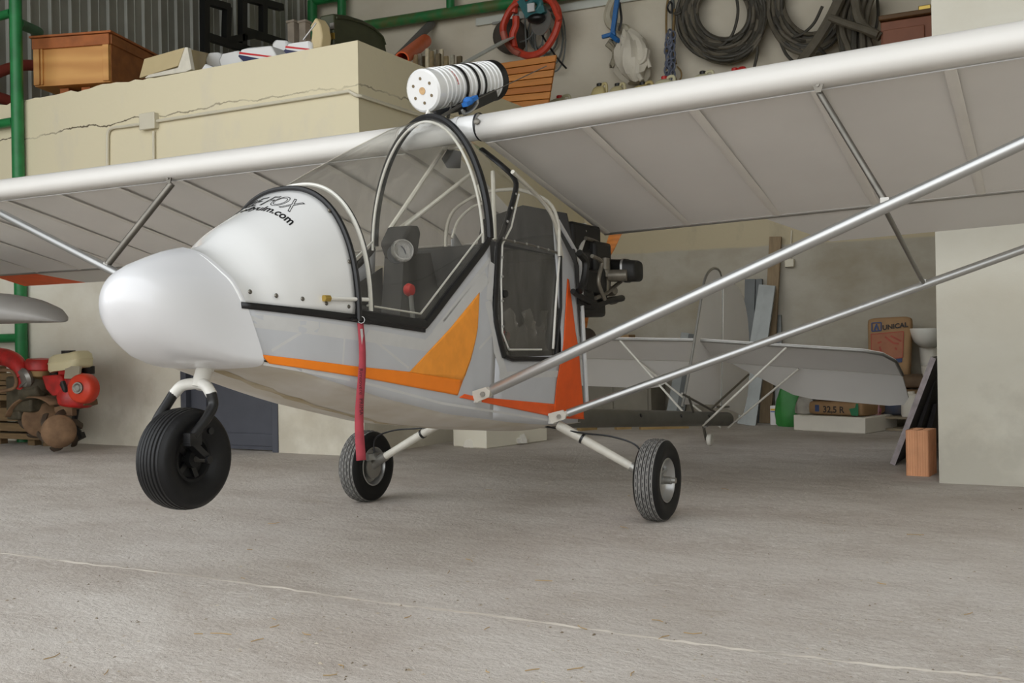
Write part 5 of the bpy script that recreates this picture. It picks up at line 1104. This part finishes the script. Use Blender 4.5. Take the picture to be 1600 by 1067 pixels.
# ================================================================== left: rotary tiller, rack, grey wing tip
RED = mat('tiller_red', (188, 38, 34), .45, 0, .22, 12, rgb2=(140, 34, 28)); REDO = mat('tiller_orange_red', (206, 60, 34), .45, 0, .15, 14); RUST = mat('rusty_steel', (136, 106, 78), .85, .1, .35, 9, rgb2=(100, 76, 54)); CRM = mat('cream_tank_enamel', (220, 210, 170), .4, 0, .1, 5); GRS = mat('greasy_casting', (86, 78, 60), .7, .2, .35, 18); DRK = mat('dark_oily_metal', (40, 36, 32), .6, .2, .3, 16)
TY = 5.85
q = lambda x, y, d=0.0: P(x, y, Y=TY + d)
t = thing('rotary_tiller', Vector((q(80, 700).x, TY, 0)), 'red rotary tiller with cream fuel tank against the left wall', 'tiller')
TIN = mat('worn_tine_steel', (84, 70, 56), .6, .3, .3, 14)
# digging rotors: domed shields with hooked tines
def rotor(cx, cy, r, d, tn):
    c = q(cx, cy, d); mb = MB(); mb.lathe([(0, -.05), (r * .5, -.045), (r * .85, -.03), (r, 0), (r * .97, .012), (0, .02)], c, (-.75, .66, 0), 28); rt = mb.build('rotor_shield', RUST, t)
    for k in range(tn):
        a = math.radians(20 + 360 / tn * k); e = Vector((-.66, -.75, 0)); dv = e * math.cos(a) + Vector((0, 0, 1)) * math.sin(a); tv = -e * math.sin(a) + Vector((0, 0, 1)) * math.cos(a); o = c + Vector((-.75, .66, 0)) * .06
        m_ = MB(); pts = [o, o + dv * r * .7, o + dv * r * 1.0 + tv * .03 + Vector((-.75, .66, 0)) * .03, o + dv * r * 1.06 + tv * .09 + Vector((-.75, .66, 0)) * .10]
        m_.path(catmull(pts, 4), .028, 6, flat=(.4, 1.0)); m_.build('tine', TIN, rt)
    return rt
rotor(92, 674, .135, -.14, 6)
rotor(64, 655, .15, .06, 7)
mb = MB(); cols = []
for i in range(15):
    a = lerp(math.radians(160), math.radians(50), i / 14); cc = q(66, 668, .0); cols.append([cc + Vector((.36 * math.cos(a), dd, .26 * math.sin(a))) for dd in (-.10, 0, .12)])
mb.loft(cols, False, False); mb.build('mudguard', RUST, t, solid=.012)
mb = MB(); mb.box(q(44, 615, .04), (.32, .2, .30)); mb.ball(q(58, 600, .0), (.12, .12, .12)); mb.box(q(36, 640, .05), (.18, .2, .16)); mb.lathe([(0, .1), (.06, .1), (.07, -.1), (0, -.1)], q(50, 612, -.05), (1, .2, .1), 14); mb.build('gearbox', GRS, t, bevel=.02)
mb = MB(); mb.lathe([(0, .03), (.07, .03), (.085, 0), (.07, -.03), (0, -.03)], q(40, 590, -.12), (.2, 1, .3), 18); mb.bar(q(30, 606, -.12), q(44, 594, -.14), .03, .02); mb.build('gear_lever_plate', MT['alu_dull'], t)
mb = MB(); mb.path(catmull([q(-30, 552, -.1), q(0, 557, -.1), q(14, 560, -.1), q(28, 570, -.1), (q(36, 590, -.1))], 6), .075, 12, flat=(.8, 1)); mb.path([q(36, 586, -.1), q(31, 606, -.1)], .05, 10); mb.build('handle_column', RED, t)
mb = MB(); mb.path(catmull([q(-30, 577, -.16), q(0, 578, -.16), q(18, 580, -.16), q(25, 592, -.16), q(22, 606, -.16), q(0, 612, -.16)], 5), .014, 8); mb.build('handlebar', RUST, t)
mb = MB(); mb.lathe([(0, .15), (.09, .145), (.10, .10), (.13, .0), (.15, -.06), (.13, -.13), (0, -.14)], q(120, 610, .02), (.1, .05, 1), 18); mb.box(q(114, 590, .05), (.16, .18, .16)); eng2 = mb.build('engine_block', RED, t, bevel=.02)
mb = MB(); mb.lathe([(0, .055), (.045, .055), (.055, .045), (.095, .04), (.112, .025), (.12, -.02), (.12, -.06), (0, -.06)], q(128, 607, -.16), (.25, -1, .05), 32); mb.build('recoil_cover', REDO, eng2)
mb = MB(); mb.lathe([(0, .06), (.045, .06), (.048, .05)], q(128, 606, -.165), (.25, -1, .05), 24); mb.lathe([(.022, .062), (.03, .064), (.034, .062)], q(128, 606, -.165), (.25, -1, .05), 20); mb.build('recoil_disc', MT['steel'], eng2)
mb = MB(); mb.box(q(114, 582, -.08), (.17, .02, .10), R=Matrix.Rotation(-.15, 3, 'X')); mb.build('engine_plate', mat('tin_plate', (168, 160, 138), .5, .2), eng2)
mb = MB(); mb.prism([q(63, 587, -.10), q(92, 585, -.10), q(98, 600, -.10), q(97, 617, -.10), q(80, 619, -.10), q(70, 608, -.10)], (.02, .16, 0)); mb.build('belt_guard', RED, t, bevel=.02)
rings = []
for z, g in ((-.07, .90), (-.05, 1), (-.002, 1.0), (0, 1.03), (.006, 1.03), (.01, 1.0), (.045, .96), (.065, .82)):
    c = q(110, 565, .02); rings.append([c + Vector((.185 * g * math.copysign(abs(math.cos(a)) ** .5, math.cos(a)) , .11 * g * math.copysign(abs(math.sin(a)) ** .5, math.sin(a)), z + .04 * math.cos(a) * .6)) for a in [2 * math.pi * k / 28 for k in range(28)]])
mb = MB(); mb.loft(rings, True, True); tank = mb.build('fuel_tank', CRM, t, sharp=50)
mb = MB(); mb.lathe([(0, .05), (.055, .05), (.055, .02), (.045, .015), (.045, 0)], q(107, 557, .02), (0, 0, 1), 16); mb.build('tank_cap', DRK, tank)
mb = MB(); mb.lathe([(0, .07), (.115, .06), (.13, .03), (.13, -.025), (.12, -.035)], q(65, 572, .0), (.05, 0, 1), 22); ac = mb.build('air_cleaner', RED, t)
mb = MB(); mb.lathe([(.115, -.03), (.11, -.08), (.06, -.11), (0, -.11)], q(65, 572, .0), (.05, 0, 1), 22); mb.tube(q(64, 562, 0), q(64, 566, 0), .012, 8); mb.build('air_cleaner_bowl', mat('brassy_bowl', (150, 122, 80), .45, .5, .2), ac)
mb = MB(); mb.box(q(92, 582, .05), (.10, .12, .12)); mb.path([q(138, 584, .1), q(138, 572, .1)], .05, 10); mb.box(q(88, 592, .08), (.06, .05, .08)); mb.path(catmull([q(97, 600, -.14), q(102, 610, -.16), q(98, 596, -.16)], 4), .02, 8); mb.build('carburettor', DRK, t, bevel=.01)
mb = MB(); mb.bar(q(96, 640, .05), q(142, 628, .05), .14, .05); mb.bar(q(100, 641, .0), q(116, 640, .0), .05, .1); mb.build('engine_bed', RUST, t, bevel=.006)
mb = MB(); mb.path([q(120, 636, .1), q(116, 660, .1), q(126, 682, .1)], .024, 8); mb.bar(q(112, 688, .08), q(130, 679, .1), .05, .05); mb.tube(q(72, 664, -.15), q(72, 660, .12), .03, 10); mb.tube(q(72, 660, .1), q(60, 630, .1), .05, 10); mb.build('prop_stand', DRK, t)
# timber rack / pallets to the left
RW = mat('rack_timber', (122, 98, 66), .85, 0, .3, 10, stretch=(.5, 1, 4)); t = thing('pallet_stack', Vector((q(0, 690).x, TY + .2, 0)), 'stack of brown wooden pallets behind the red tiller', 'pallets')
xl = q(-60, 650).x
for i, py in enumerate((590, 598, 610, 622, 644, 654, 668, 682)):
    z = P(10, py, Y=TY + .15).z; mb = MB(); mb.box(((xl + q(30, 650).x) / 2, TY + .27, max(.03, z)), (q(30, 650).x - xl, .16, .05 if i % 2 else .07)); mb.build('pallet_board', RW, t, bevel=.004)
for x in (xl + .1, q(4, 650).x, q(28, 650).x): mb = MB(); mb.box((x, TY + .31, .35), (.09, .07, .70)); mb.build('pallet_block', RW, t)
# grey wing tip jutting in from the left
GW = mat('dull_grey_wing', (150, 147, 142), .5, 0, .1, 6); kq = lambda x, y: P(x, y, Y=4.9)
rings = []
for x, yt, yb, wd in ((-260, 448, 508, .45), (-120, 452, 507, .42), (0, 458, 506, .36), (30, 463, 505, .30), (60, 474, 504.5, .22), (82, 487, 504, .13), (93, 498, 503, .06), (97, 502, 503, .01)):
    a, b = kq(x, yt), kq(x, yb); c = (a + b) / 2; h = (a.z - b.z) / 2; rings.append([c + Vector((0, wd * math.cos(u_), h * (math.sin(u_) if math.sin(u_) > 0 else -(abs(math.sin(u_)) ** .35)))) for u_ in [2 * math.pi * k / 28 for k in range(28)]])
t = thing('grey_wing_tip', Vector((rings[1][0].x, 4.9, 0)), 'tapered grey wing tip jutting into the picture above the tiller', 'wing')
mb = MB(); mb.loft(rings, True, True); mb.build('wing_skin', GW, t, sharp=60)
c = kq(-120, 508); 
for dx in (-.25, .25):
    mb = MB(); mb.bar(Vector((c.x - .1, 4.9 + dx, c.z)), Vector((c.x - .1, 4.9 + dx * 1.6, 0)), .05, .05); mb.build('trestle_leg', RW, t)
# ================================================================== under and behind the aircraft
FO = mat('white_polystyrene', (222, 216, 202), .85, 0, .05, 10)
def on_floor_box(name, pl, pr, hpx, dep, m, label, cat, rz_extra=0.0, bevel=.008):
    a, b = P(*pl, Z=0), P(*pr, Z=0); ex = (b - a); L = ex.length; ang = math.atan2(ex.y, ex.x) + rz_extra; top = P(pl[0], pl[1] - hpx, Y=a.y).z
    c = (a + b) / 2 + Vector((-math.sin(ang), math.cos(ang), 0)) * dep / 2; mb = MB(); mb.box((c.x, c.y, top / 2), (L, dep, top), rz=ang); o = mb.build(name, m, bevel=bevel); return tag(o, label, cat), a, b, top, ang
o, a, b, top, ang = on_floor_box('cool_box', (708, 697), (760, 701), 34, .75, mat('white_cool_box', (226, 220, 202), .6, 0, .04), 'white foam box on the floor under the aircraft belly', 'box')
mb = MB(); mb.lathe([(.0, .008), (.05, .006), (.055, 0)], (a + b) / 2 + Vector((0, -.003, .012)), (0, -1, 0), 16); mb.build('box_latch', FO, o)
mb = MB()
for dx in (0, .055): mb.bar(P(804 + dx * 130, 672, Y=7.7), P(812 + dx * 130, 690, Y=7.55) , .045, .03)
tag(mb.build('white_profile', mat('white_pvc', (218, 214, 204), .5)), 'short white plastic profile leaning beside the white foam box', 'profile')
def leaning_bar(name, p0, Yb, p1, Yt, wd, th, m, label, cat, group=None, up=(0, 1, 0)):
    a = P(*p0, Z=0) if Yb is None else P(*p0, Y=Yb); b = P(*p1, Y=Yt); a.z = max(a.z, .0); mb = MB(); mb.bar(a, b, wd, th, up=up); o = mb.build(name, m, bevel=.002); return tag(o, label, cat, group)
ZN = mat('zinc_profile', (126, 128, 124), .4, .5, .2, 6); ZD = mat('dark_zinc_profile', (84, 86, 84), .45, .4, .2, 6)
def channel(p0, p1, Y0, Y1, wd, m, label, grp='metal profiles leaning in the alcove'):
    a, b = P(*p0, Y=Y0), P(*p1, Y=Y1); a.z = 0; d = (b - a).normalized(); e = d.cross(Vector((0, 1, 0))).normalized(); f = e.cross(d); t_ = .004; mb = MB()
    for o_, su, sv in ((Vector((0, 0, 0)), wd, t_), (e * wd / 2 + f * .02, t_, .04), (-e * wd / 2 + f * .02, t_, .04)):
        R = Matrix((d, e, f)).transposed(); mb.box((a + b) / 2 + o_, ((b - a).length, su, sv), R=R)
    return tag(mb.build('metal_profile', m), label, 'profile', grp)
channel((1166, 655), (1172, 436), 10.22, 10.38, .10, ZD, 'dark metal profile directly beside the rudder, leaning in the alcove')
channel((1160, 655), (1194, 445), 10.05, 10.30, .10, ZN, 'bright metal profile leaning right, left of the wooden plank')
channel((1172, 655), (1203, 446), 9.93, 10.22, .10, ZN, 'bright metal profile leaning right, touching the wooden plank')
channel((1186, 655), (1184, 436), 10.25, 10.40, .08, ZD, 'narrow dark metal profile behind the two bright leaning ones')
channel((1218, 655), (1214, 492), 10.25, 10.40, .07, ZN, 'short metal profile right of the wooden plank')
channel((1046, 640), (1072, 520), 10.2, 10.38, .10, ZN, 'short metal profile left of the tail fin')
channel((1060, 640), (1082, 522), 10.0, 10.24, .08, ZD, 'short dark metal profile just left of the tail fin')
leaning_bar('wooden_plank', (1196, 661), None, (1212, 370), 10.4, .115, .04, mat('old_plank', (146, 126, 98), .85, 0, .25, 10, stretch=(3, 3, .5)), 'tall weathered wooden plank leaning on the alcove wall', 'plank')
# carton behind the muffler on the old bench
CTN = mat('brown_carton', (160, 130, 92), .8, 0, .12, 8)
# small white carton, green bag, grey bag
q = P(1206, 664, Z=0); mb = MB(); h = P(1206, 634, Y=q.y).z; mb.box((q.x + .05, q.y + .06, h / 2), (.13, .12, h)); o = mb.build('white_carton', mat('white_carton_board', (216, 212, 208), .6), bevel=.004); tag(o, 'small white carton with coloured top print on the alcove floor', 'carton')
for nm, z, hh, col in (('yellow_print', .80, .10, (222, 170, 60)), ('blue_print', .70, .06, (92, 110, 170)), ('pink_print', .90, .08, (206, 110, 130)), ('orange_print', .14, .10, (206, 104, 70))):
    mb = MB(); mb.box((q.x + .05 + (.02 if 'orange' in nm or 'pink' in nm else 0), q.y - .0015, h * z), (.12 if nm in ('yellow_print', 'blue_print') else .05, .002, h * hh)); mb.build(nm, mat(nm, col, .6), o)
def bag(name, c, sx, sy, sz, m, label, cat, seed=1, rz=0.0, top=.55, par=None):
    rg = random.Random(seed); ph = [rg.random() * 6.28 for _ in range(4)]; rings = []; c = Vector(c); R = Matrix.Rotation(rz, 3, 'Z')
    for i, (z, g) in enumerate(((0, .82), (.06, .97), (.3, 1.05), (.6, .98), (.85, .78), (.96, top), (1, top * .6))):
        rings.append([c + R @ Vector((sx / 2 * g * (1 + .09 * math.sin(5 * a + ph[0] + i) + .06 * math.sin(9 * a + ph[1])) * math.copysign(abs(math.cos(a)) ** .7, math.cos(a)), sy / 2 * g * math.copysign(abs(math.sin(a)) ** .7, math.sin(a)) * (1 + .08 * math.sin(4 * a + ph[2] - i)), sz * z)) for a in [2 * math.pi * k / 24 for k in range(24)]])
    mb = MB(); mb.loft(rings, True, True); o = mb.build(name, m, par, sharp=35)
    if par is None: tag(o, label, cat)
    return o
bag('green_sack', Vector((P(1236, 650, Y=9.95).x, 9.95, 0)), .26, .2, .40, mat('green_sack_plastic', (52, 128, 56), .5, 0, .2, 9), 'green plastic sack between the white carton and the foam slab', 'sack', 4)
# foam slab with two cement bags
o, a, b, ftop, fang = on_floor_box('foam_slab', (1240, 672), (1352, 678), 24, .62, FO, 'thick white foam slab under the cement bags', 'slab')
PAP = mat('kraft_paper', (164, 130, 92), .8, 0, .14, 9, bump=.25, bscale=12); GRN = mat('green_print', (48, 122, 82), .7, 0, .1); BLP = mat('blue_print_ink', (60, 76, 116), .7); DK = mat('dark_print_ink', (52, 46, 44), .7)
ex = (b - a).normalized(); ey = Vector((-ex.y, ex.x, 0))
zc = ftop
for i, lab in enumerate(('lower brown paper cement bag marked 32,5 R on the foam slab', 'upper brown paper cement bag, half hidden behind the tailplane')):
    hgt = .13; L0 = (b - a).length; w0, w1 = L0 * .17, L0 * .93; off = .03 + .02 * i; c = a + ex * (w0 + w1) / 2 + ey * (off + .25); c.z = zc
    rings = []; Lb = (w1 - w0)
    t = thing('cement_bag', c, lab, 'bag', 'cement bags on the foam slab')
    for f, g in ((-.5, .80), (-.47, .93), (-.3, 1), (.3, 1), (.47, .93), (.5, .80)):
        rings.append([c + ex * (f * Lb) + ey * .25 * g * math.copysign(abs(math.cos(u_)) ** .35, math.cos(u_)) + Vector((0, 0, hgt / 2 + hgt / 2 * g * math.copysign(abs(math.sin(u_)) ** .45, math.sin(u_)))) for u_ in [2 * math.pi * k / 24 for k in range(24)]])
    mb = MB(); mb.loft(rings, True, True); mb.build('bag_body', PAP, t, sharp=60)
    fo = c - ey * .2535
    m_ = MB(); flat_text(m_, '32,5 R', .078, fo + ex * (-.10) + Vector((0, 0, .032)), ex, (0, 0, 1), bold=.0018); m_.build('lettering', DK, t, smooth=False, fix=False)
    m_ = MB(); m_.prism([fo + ex * x + Vector((0, 0, z)) - ey * .001 for x, z in ((-.175, .036), (-.135, .036), (-.135, .095), (-.175, .095))], -ey * .001); m_.build('blue_emblem', BLP, t)
    m_ = MB(); m_.prism([fo + ex * x + Vector((0, 0, z)) - ey * .0005 for x, z in ((.17, .012), (.235, .012), (.235, .118), (.215, .118), (.205, .08), (.15, .07))], -ey * .001); m_.build('green_emblem', GRN, t)
    zc += hgt
bag('grey_sack', a + ex * .05 + ey * .15 + Vector((0, 0, ftop)), .18, .2, .18, mat('grey_sack_plastic', (168, 162, 150), .6, 0, .3, 12), 'crumpled grey plastic sack on the left end of the foam slab', 'sack', 9)
# pallet with assorted sacks behind
PW = mat('pallet_wood', (150, 136, 112), .85, 0, .25, 10); pa, pb = P(1352, 672, Z=0), P(1440, 667, Z=0); exp_ = (pb - pa).normalized(); exp_ = Vector((1, -.05, 0)).normalized(); eyp = Vector((-exp_.y, exp_.x, 0)); LP_ = .86
t = thing('wooden_pallet', pa + exp_ * LP_ / 2 + eyp * .25, 'wooden pallet on the floor right of the foam slab', 'pallet'); angp = math.atan2(exp_.y, exp_.x)
for z in (.012, .115):
    for k in range(4): mb = MB(); mb.box(pa + exp_ * LP_ / 2 + eyp * (.05 + .14 * k) + Vector((0, 0, z)), (LP_, .10, .02), rz=angp); mb.build('pallet_board', PW, t)
for f in (.06, .5, .94):
    for k in (.05, .45): mb = MB(); mb.box(pa + exp_ * LP_ * f + eyp * k + Vector((0, 0, .063)), (.09, .09, .082), rz=angp); mb.build('pallet_block', PW, t)
ptop = .126
def on_pal(x, y, z=0): return pa + exp_ * x + eyp * y + Vector((0, 0, ptop + z))
def flat_sack(name, c, L_, W_, h, m, label, seed, rz):
    rg = random.Random(seed); c = Vector(c); R = Matrix.Rotation(rz, 3, 'Z'); rings = []
    for f, g in ((-.5, .75), (-.46, .93), (-.25, 1), (.25, 1), (.46, .93), (.5, .75)):
        rings.append([c + R @ Vector((f * L_, W_ / 2 * g * math.copysign(abs(math.cos(u_)) ** .4, math.cos(u_)), h / 2 + h / 2 * g * (1 + .06 * math.sin(3 * u_ + seed)) * math.copysign(abs(math.sin(u_)) ** .5, math.sin(u_)))) for u_ in [2 * math.pi * k / 24 for k in range(24)]])
    mb = MB(); mb.loft(rings, True, True); return tag(mb.build(name, m, sharp=60), label, 'sack')
flat_sack('paper_sack', on_pal(.36, .3), .56, .40, .12, mat('dark_blue_sack', (84, 80, 80), .8, 0, .3, 8, rgb2=(60, 70, 92)), 'dark printed paper sack lying lowest on the pallet', 2, angp)
flat_sack('paper_sack', on_pal(.38, .31, .125), .54, .40, .11, mat('brown_sack_b', (140, 112, 78), .8, 0, .25, 8), 'brown paper sack lying second from bottom on the pallet', 3, angp + .05)
flat_sack('paper_sack', on_pal(.36, .30, .24), .52, .38, .12, mat('dark_sack_c', (110, 88, 66), .8, 0, .35, 8), 'dark brown paper sack on top of the lying ones', 4, angp - .04)
# upright brown sack with print
Yb = 9.95; c0, c1 = P(1356, 592, Y=Yb), P(1420, 585, Y=Yb); c2, c3 = P(1424, 495, Y=Yb + .16), P(1354, 499, Y=Yb + .16); base = (c0 + c1) / 2
base.z = on_pal(0, 0, .36).z; t = thing('upright_sack', base, 'brown paper sack with red print standing upright against the alcove wall', 'sack'); nrm = (c1 - c0).cross(c3 - c0).normalized()
if nrm.y > 0: nrm = -nrm
def sk(u_, v_): return c0.lerp(c1, u_).lerp(c3.lerp(c2, u_), v_)
rings = []
for v_, g in ((-.06, .80), (0, .96), (.08, 1), (.92, 1), (1, .97), (1.02, .85)):
    cc = sk(.5, v_); hw = (sk(1, v_) - sk(0, v_)) / 2 * g; rings.append([cc + hw * math.copysign(abs(math.cos(u_)) ** .4, math.cos(u_)) - nrm * (.07 - .07 * g * math.copysign(abs(math.sin(u_)) ** .5, math.sin(u_))) for u_ in [2 * math.pi * k / 24 for k in range(24)]])
mb = MB(); mb.loft(rings, True, True); mb.build('sack_body', PAP, t, sharp=60)
exs = (c1 - c0).normalized(); eys = (c3 - c0).normalized()
RP = mat('red_print_ink', (172, 84, 66), .75, 0, .2, 20); RPS = mat('red_wash', (168, 112, 84), .8, 0, .15, 9)
f0 = nrm * .006
mb = MB(); mb.prism([sk(u_, v_) + nrm * .004 for u_, v_ in ((.1, .30), (.84, .30), (.84, .74), (.1, .74))], nrm * .001); mb.build('print_field', RPS, t)
mb = MB()
for (ua, va, ub, vb_) in ((.1, .30, .84, .30), (.84, .30, .84, .75), (.84, .75, .1, .74), (.1, .74, .1, .30)): mb.bar(sk(ua, va) + f0, sk(ub, vb_) + f0, .008, .002, up=nrm)
for (ua, va, ub, vb_) in ((.42, .68, .62, .56), (.55, .69, .80, .58), (.25, .58, .34, .60), (.30, .52, .34, .40), (.62, .56, .74, .54), (.66, .48, .70, .44)): mb.bar(sk(ua, va) + f0, sk(ub, vb_) + f0, .016, .002, up=nrm)
mb.build('red_print', RP, t)
mb = MB(); flat_text(mb, 'UNICAL', .062, sk(.36, .80) + f0, exs, eys, bold=.002); mb.build('lettering', DK, t, smooth=False, fix=False)
mb = MB(); q_ = [sk(u_, v_) + f0 for u_, v_ in ((.12, .79), (.33, .79), (.33, .93), (.12, .93))]; 
for i in range(4): mb.bar(q_[i], q_[(i + 1) % 4], .010, .002, up=nrm)
mb.bar(sk(.18, .80) + f0, sk(.225, .91) + f0, .014, .002, up=nrm); mb.bar(sk(.27, .80) + f0, sk(.225, .91) + f0, .014, .002, up=nrm); mb.build('square_emblem', BLP, t)
mb = MB(); mb.prism([sk(u_, v_) + nrm * .0045 for u_, v_ in ((.56, .22), (.83, .22), (.83, .29), (.56, .28))], nrm * .001); mb.build('blue_print', BLP, t)
# pink bag, white bottles, white pot
bag('pink_sack', on_pal(.05, .0), .15, .11, .17, mat('pink_plastic', (204, 84, 124), .5, 0, .25, 7, rgb2=(214, 190, 190)), 'pink and white plastic bag between the cement bags and the pallet sacks', 'bag', 6)
def canister(px, py, Y, r, h, label, z0):
    q = P(px, py, Y=Y); mb = MB(); o = Vector((q.x, Y, z0)); mb.lathe([(0, 0), (r * .92, 0), (r, .02), (r, h * .72), (r * .8, h * .86), (r * .35, h * .92), (r * .35, h), (0, h)], o, (0, 0, 1), 20); return tag(mb.build('white_canister', FO), label, 'canister')
canister(1424, 640, 9.75, .085, .22, 'white plastic canister on the pallet, the lower of two', on_pal(0, 0).z); canister(1432, 618, 9.98, .075, .34, 'white plastic canister on the pallet, the taller one behind', on_pal(0, 0).z)
# white basin on the alcove wall
q = P(1455, 530, Y=10.2); 
mb = MB(); bw = P(1420, 520, Y=10.15); be = P(1478, 520, Y=10.15); cx = (bw.x + be.x) / 2; zt_ = P(1440, 513, Y=10.15).z; zb_ = P(1440, 543, Y=10.15).z; hw = (be.x - bw.x) / 2; rings = []
for z, g in ((zb_, .35), (lerp(zb_, zt_, .08), .52), (lerp(zb_, zt_, .3), .76), (lerp(zb_, zt_, .6), .92), (zt_ - .015, 1.0), (zt_, 1.0), (zt_, .9), (lerp(zb_, zt_, .5), .7), (lerp(zb_, zt_, .3), .3)):
    rings.append([Vector((cx + hw * g * math.cos(u_), 10.2 + .24 * g * math.sin(u_), z)) for u_ in [2 * math.pi * k / 28 for k in range(28)]])
mb.loft(rings, True, True); o = mb.build('wash_basin', mat('white_ceramic', (224, 222, 212), .25, 0, .03)); tag(o, 'white wash basin on the alcove wall beside the pillar', 'basin')
mb = MB(); mb.lathe([(.06, 0), (.05, .2), (.075, .55), (.09, zb_)], (cx, 10.28, 0), (0, 0, 1), 18); mb.build('basin_pedestal', FO, o)
mb = MB(); c_ = P(1452, 560, Y=9.6); mb.lathe([(0, 0), (.07, 0), (.095, .2), (.10, .21), (.085, .21), (.06, .02), (0, .02)], Vector((c_.x, 9.85, on_pal(0, 0).z + .23)), (0, 0, 1), 20); o = mb.build('white_pot', FO); tag(o, 'white plastic pot half hidden behind the leaning dark panels', 'pot')
mb = MB(); mb.box(Vector((c_.x, 9.85, (on_pal(0, 0).z + .23) / 2 + .06)), (.16, .16, on_pal(0, 0).z + .11)); tag(mb.build('carton_box', CTN, bevel=.004), 'brown carton under the white plastic pot', 'carton')
# dark panels leaning on the side of the pillar
DP = mat('dark_stone_panel', (62, 56, 56), .5, .1, .3, 10); DE = mat('aluminium_plastic_edge', (150, 140, 140), .5, .3, .35, 22)
for i, (bx, by, tx, ty, lab) in enumerate(((1398, 727, 1462, 560, 'dark panel with a chipped pale edge leaning lowest against the pillar'), (1424, 716, 1463, 588, 'dark panel leaning second against the pillar'), (1446, 708, 1464, 632, 'dark panel leaning closest to the pillar'))):
    a = P(bx, by, Z=0); t = thing('leaning_panel', a, lab, 'panel', 'dark panels leaning on the pillar')
    b = P(tx, ty, Y=a.y + .02); b.x = min(b.x, XP - .035)
    d = (b - a).normalized(); nrm_ = Vector((-d.z, 0, d.x)); dep = 1.15 - .15 * i
    mb = MB(); mb.prism([a + Vector((0, .008, 0)), b + Vector((0, .008, 0)), b + Vector((0, dep, 0)), a + Vector((0, dep, 0))], nrm_ * .028); mb.build('panel_sheet', DP, t)
    mb = MB(); mb.prism([a + nrm_ * -.002, b + nrm_ * -.002, b + nrm_ * .032, a + nrm_ * .032], (0, .012, 0)); mb.build('panel_edge', DE if i == 0 else DP, t)
# hollow clay brick standing on end
BRK = mat('terracotta', (226, 168, 126), .85, 0, .1, 14); BRKD = mat('terracotta_side', (220, 158, 116), .85, 0, .1, 14)
a, b = P(1416, 743, Z=0), P(1452, 745, Z=0); hB = P(1416, 672, Y=a.y).z
exb = (b - a).normalized(); eyb = Vector((-exb.y, exb.x, 0)); wB = (b - a).length
t = thing('clay_brick', a + exb * wB / 2 + eyb * .1, 'orange hollow clay block standing on end by the pillar', 'brick')
mb = MB(); dB = .20; n = 5
walls = [(0, wB, 0, .012), (0, wB, dB - .012, dB), (0, .012, 0, dB), (wB - .012, wB, 0, dB), (wB * .5 - .005, wB * .5 + .005, 0, dB), (0, wB, dB * .33 - .004, dB * .33 + .004), (0, wB, dB * .66 - .004, dB * .66 + .004)]
for x0, x1, y0, y1 in walls:
    c = a + exb * (x0 + x1) / 2 + eyb * (y0 + y1) / 2 + Vector((0, 0, hB / 2)); mb.box(c, (x1 - x0, y1 - y0, hB), rz=math.atan2(exb.y, exb.x))
mb.build('block_walls', BRK, t, smooth=False, fix=False)
for k in range(9):
    for (o_, e_, wd) in ((a, exb, wB), (b, eyb, dB)):
        c = o_ + e_ * (wd * (k + .5) / 9); nn = -eyb if e_ is exb else exb; m_ = MB(); m_.box(c + nn * .0008 + Vector((0, 0, hB / 2)), (.006, .002, hB - .004), rz=math.atan2(e_.y, e_.x)); m_.build('block_rib', BRKD, t, smooth=False)
# planks lying on the floor behind the boom
PLK = mat('yellow_batten', (168, 140, 92), .8, 0, .2, 12)
for i, (p0, p1) in enumerate((((905, 673), (930, 671)), ((962, 671), (985, 670)), ((1000, 671), (1075, 669)))):
    a, b = P(*p0, Z=0), P(*p1, Z=0); mb = MB(); mb.bar(a + Vector((0, 0, .012)), b + Vector((0, 0, .012)), .06, .024); tag(mb.build('floor_batten', PLK), ('short wooden batten on the floor under the tail boom, nearest the fuselage', 'short wooden batten on the floor under the tail boom, the middle one', 'longer wooden batten on the floor under the tail boom near the tail wheel')[i], 'batten')
# brown carton seen past the muffler, on a dark bench
mb = MB(); q = P(968, 552, Y=10.0); mb.box((q.x, 10.1, q.z + .06), (.20, .18, .26)); tag(mb.build('carton_box', CTN, bevel=.004), 'brown carton on the low grey cupboard behind the tail boom', 'carton')
t = thing('low_cupboard', Vector((q.x, 10.1, 0)), 'low grey cupboard against the alcove wall behind the tail', 'cupboard'); zb = q.z - .07
GC = mat('grey_cupboard', (134, 128, 114), .7, 0, .15, 6)
mb = MB(); mb.box((q.x - .05, 10.16, zb / 2 - .01), (.8, .40, zb - .02)); mb.build('cupboard_body', GC, t, bevel=.006)
mb = MB(); mb.box((q.x - .05, 10.15, zb - .01), (.84, .44, .02)); mb.build('cupboard_top', GC, t)
for dx in (-.24, .14): mb = MB(); mb.box((q.x + dx, 9.955, zb / 2 - .01), (.36, .016, zb - .06)); mb.build('cupboard_door', GC, t, bevel=.004)
